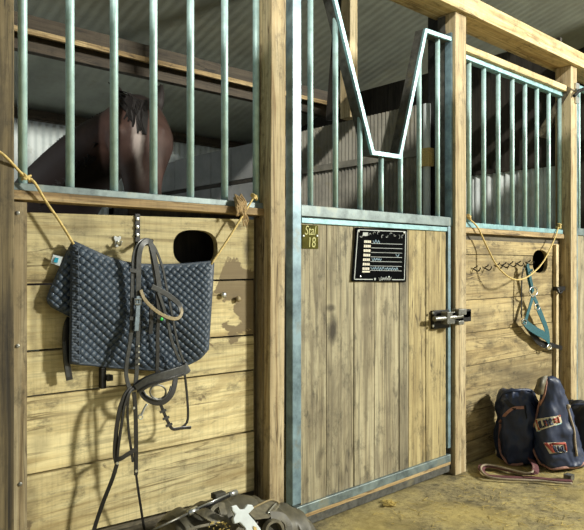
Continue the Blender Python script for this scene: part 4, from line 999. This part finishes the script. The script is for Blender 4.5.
# head: lofted sections from poll to muzzle, joined to the body by a voxel remesh
d = (nz-poll).normalized(); Lh = .60
viewdir = (CAM-poll); viewdir.z = 0; viewdir.normalize()
fr = (viewdir-d*viewdir.dot(d)).normalized(); sdh = d.cross(fr)
prof = [(-.06,.075,.10,-.02),(.0,.098,.125,-.02),(.07,.112,.135,-.012),(.14,.122,.135,.0),(.20,.118,.128,.0),(.28,.095,.115,.0),(.36,.074,.095,.002),(.44,.064,.078,.004),(.51,.066,.068,.004),(.56,.064,.058,.002),(.60,.045,.035,.0),(.615,.015,.012,-.0)]
rws = []
for t, rx, ry, o_ in prof:
    c = poll+d*t+fr*o_-fr*.05; r = []
    for q in range(24):
        a = 2*PI*q/24; ca, sa = math.cos(a), math.sin(a)
        k = 1.28-.18*max(0, -sa)        # jaw narrower
        r.append(c+sdh*(rx*ca*k)+fr*(ry*sa))
    rws.append(r)
k0 = len(hm.v); hm.grid(rws, True)
hm.f.append(tuple(range(k0, k0+24))); hm.f.append(tuple(range(len(hm.v)-24, len(hm.v))))
for s_ in (-1, 1):       # ears
    b_ = poll+sdh*.068*s_-fr*.05-d*.02; tip = b_-d*.19+sdh*.05*s_+fr*.03
    hm.tube([b_, b_.lerp(tip, .35), b_.lerp(tip, .7), tip], [.034, .042, .030, .005], 10)
    e = poll+d*.17+sdh*.108*s_+fr*.045       # brow bulge
    hm.lathe(e-sdh*.02*s_, sdh*s_, [(0,.034),(.015,.03),(.028,.018),(.034,.004)], 12)
ho = bpy.data.objects.new('horse_body', None or bpy.data.meshes.new('h')); COL.objects.link(ho); ho.parent = hr
bmj = bmesh.new()
t_ = bpy.data.meshes.new('t'); t_.from_pydata([v-org for v in hm.v], [], hm.f); bmj.from_mesh(t_)
bmesh.ops.recalc_face_normals(bmj, faces=bmj.faces)
nm = bpy.data.meshes.new('horse_body'); bmj.to_mesh(nm); bmj.free(); ho.data = nm
q = ho.modifiers.new('remesh', 'REMESH'); q.mode = 'VOXEL'; q.voxel_size = .016
q = ho.modifiers.new('sm', 'SMOOTH'); q.iterations = 5; q.factor = .5
bpy.context.view_layer.update()
fin = bpy.data.meshes.new_from_object(ho.evaluated_get(bpy.context.evaluated_depsgraph_get())); ho.modifiers.clear(); ho.data = fin
bmh = bmesh.new(); bmh.from_mesh(fin); seen = set(); isl = []
for v0 in bmh.verts:
    if v0 in seen: continue
    stack = [v0]; seen.add(v0); g_ = []
    while stack:
        v = stack.pop(); g_.append(v)
        for e in v.link_edges:
            u_ = e.other_vert(v)
            if u_ not in seen: seen.add(u_); stack.append(u_)
    isl.append(g_)
isl.sort(key=len)
for g_ in isl[:-1]: bmesh.ops.delete(bmh, geom=g_, context='VERTS')
bmh.to_mesh(fin); bmh.free()
fin.materials.clear(); fin.materials.append(M['horse_coat'])
am = fin.attributes.new('marking', 'FLOAT_COLOR', 'POINT')
def sst(a_, b_, v): v = max(0., min(1., (v-a_)/(b_-a_))); return v*v*(3-2*v)
for k, v in enumerate(fin.vertices):
    rel = v.co+org-poll; t = rel.dot(d); sx_ = rel.dot(sdh); ff = rel.dot(fr)
    w_ = .012+.016*max(0, 1-abs(t-.17)/.07)+.006*math.sin(t*31)
    bl_ = sst(w_+.014, w_-.004, abs(sx_-.004*math.sin(t*25)-.012))*sst(.09, .13, t)*sst(.02, .06, ff)
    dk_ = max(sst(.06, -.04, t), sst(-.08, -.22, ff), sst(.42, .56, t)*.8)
    am.data[k].color = (bl_, dk_, 0, 1)
for p in fin.polygons: p.use_smooth = True
for s_ in (-1, 1):
    e = poll+d*.175+sdh*.118*s_+fr*.03
    MB().lathe(e-sdh*.02*s_, sdh*s_, [(0,.020),(.010,.019),(.018,.013),(.023,.004)], 14).build('eye', 'eye', hr, smooth=True)
mn = MB()
from mathutils.bvhtree import BVHTree as _T
bv = _T.FromPolygons([v.co+org for v in fin.vertices], [tuple(p.vertices) for p in fin.polygons])
for k in range(60):
    rr = random.Random(k); t = .02+.93*k/59
    c = poll.lerp(Vector((bx, by, 1.42)), t)
    top = bv.ray_cast(c+Vector((0, 0, .8)), Vector((0, 0, -1)))[0]
    if top is None: continue
    pts = [top+Vector((0, .03, .004))]
    for q in range(1, 6):
        g_ = top+Vector((rr.uniform(-.012, .012)-.01*q, -.02*q, -.045*q)); h = bv.ray_cast(g_+Vector((0, -1., 0)), Vector((0, 1, 0)))[0]
        pts.append(h+Vector((0, -.006, 0)) if h is not None and (h-g_).length < .2 else g_)
    mn.ribbon(catmull(pts, 3), [.030]*12+[.024, .018, .012, .006], .004, (0,-1,.2))
mn.build('mane', 'mane', hr)
fk = MB()
for k in range(4):
    rr = random.Random(200+k); a_ = poll-d*.03-fr*.03+sdh*rr.uniform(-.03,.03); fk.ribbon(catmull([a_, a_+fr*.105+d*.04, a_+fr*.115+d*.11+sdh*rr.uniform(-.03,.03)], 4), [.02,.02,.02,.02,.018,.014,.009,.005,.002], .005, tuple(fr))
fk.build('forelock', 'mane', hr)

# ------------------------------------------------------------------ straw on the floor
sm = MB(); rr = random.Random(11)
for k in range(750):
    px, py = rr.uniform(300, 620), rr.uniform(452, 545)
    p = FL(px, py)
    if p.y > -.04 or (rr.random() > (.25+.75*max(0, min(1, (px-380)/160)))): continue
    a = rr.uniform(0, PI*2); ln_ = rr.uniform(.01, .05)
    e = Vector((math.cos(a), math.sin(a), rr.uniform(0, .15)))*ln_
    p.z = .003; sm.bar(p, p+e, .0017, .0012)
for k in range(70):
    p = FL(rr.uniform(384, 396), rr.uniform(502, 507)); a = rr.uniform(0, 6.28); p.z = .004; sm.bar(p, p+Vector((math.cos(a)*.02, math.sin(a)*.02, .006)), .003, .002)
so = sm.build('loose_straw', 'straw'); so['kind'] = 'stuff'; tag(so, 'loose yellow straw scattered over the concrete floor', 'straw')

# ------------------------------------------------------------------ light
w = bpy.data.worlds.new('world'); scn.world = w; w.use_nodes = True
bg = w.node_tree.nodes['Background']; bg.inputs[0].default_value = (.86, .95, 1.0, 1); bg.inputs[1].default_value = .26
def area(name, loc, target, size, power, col, sy=None):
    l = bpy.data.lights.new(name, 'AREA'); l.energy = power; l.color = col; l.size = size
    if sy: l.shape = 'RECTANGLE'; l.size_y = sy
    o = bpy.data.objects.new(name, l); COL.objects.link(o); o.location = loc
    o.rotation_euler = (Vector(target)-Vector(loc)).to_track_quat('-Z', 'Y').to_euler(); return o
area('doorway_light', (7.6, -6.3, 4.0), (1.8, 0, .9), .75, 1250, (1.0, .98, .86))
area('stall_fill_light', (-.45, 2.55, 2.0), (1.8, 3.3, 1.6), .5, 9, (.9, .97, 1.))  # added lamp that brightens the back wall; no window there
sl = bpy.data.lights.new('sun', 'SUN'); sl.energy = 3.0; sl.angle = math.radians(1.); sl.color = (1, .95, .85)
so_ = bpy.data.objects.new('sun', sl); COL.objects.link(so_); so_.rotation_euler = Vector((.75, 1, -.61)).to_track_quat('-Z', 'Y').to_euler()

vs = scn.view_settings
vs.view_transform = 'Standard'; vs.look = 'None'; vs.gamma = 1.; vs.use_curve_mapping = False; vs.exposure = 0.
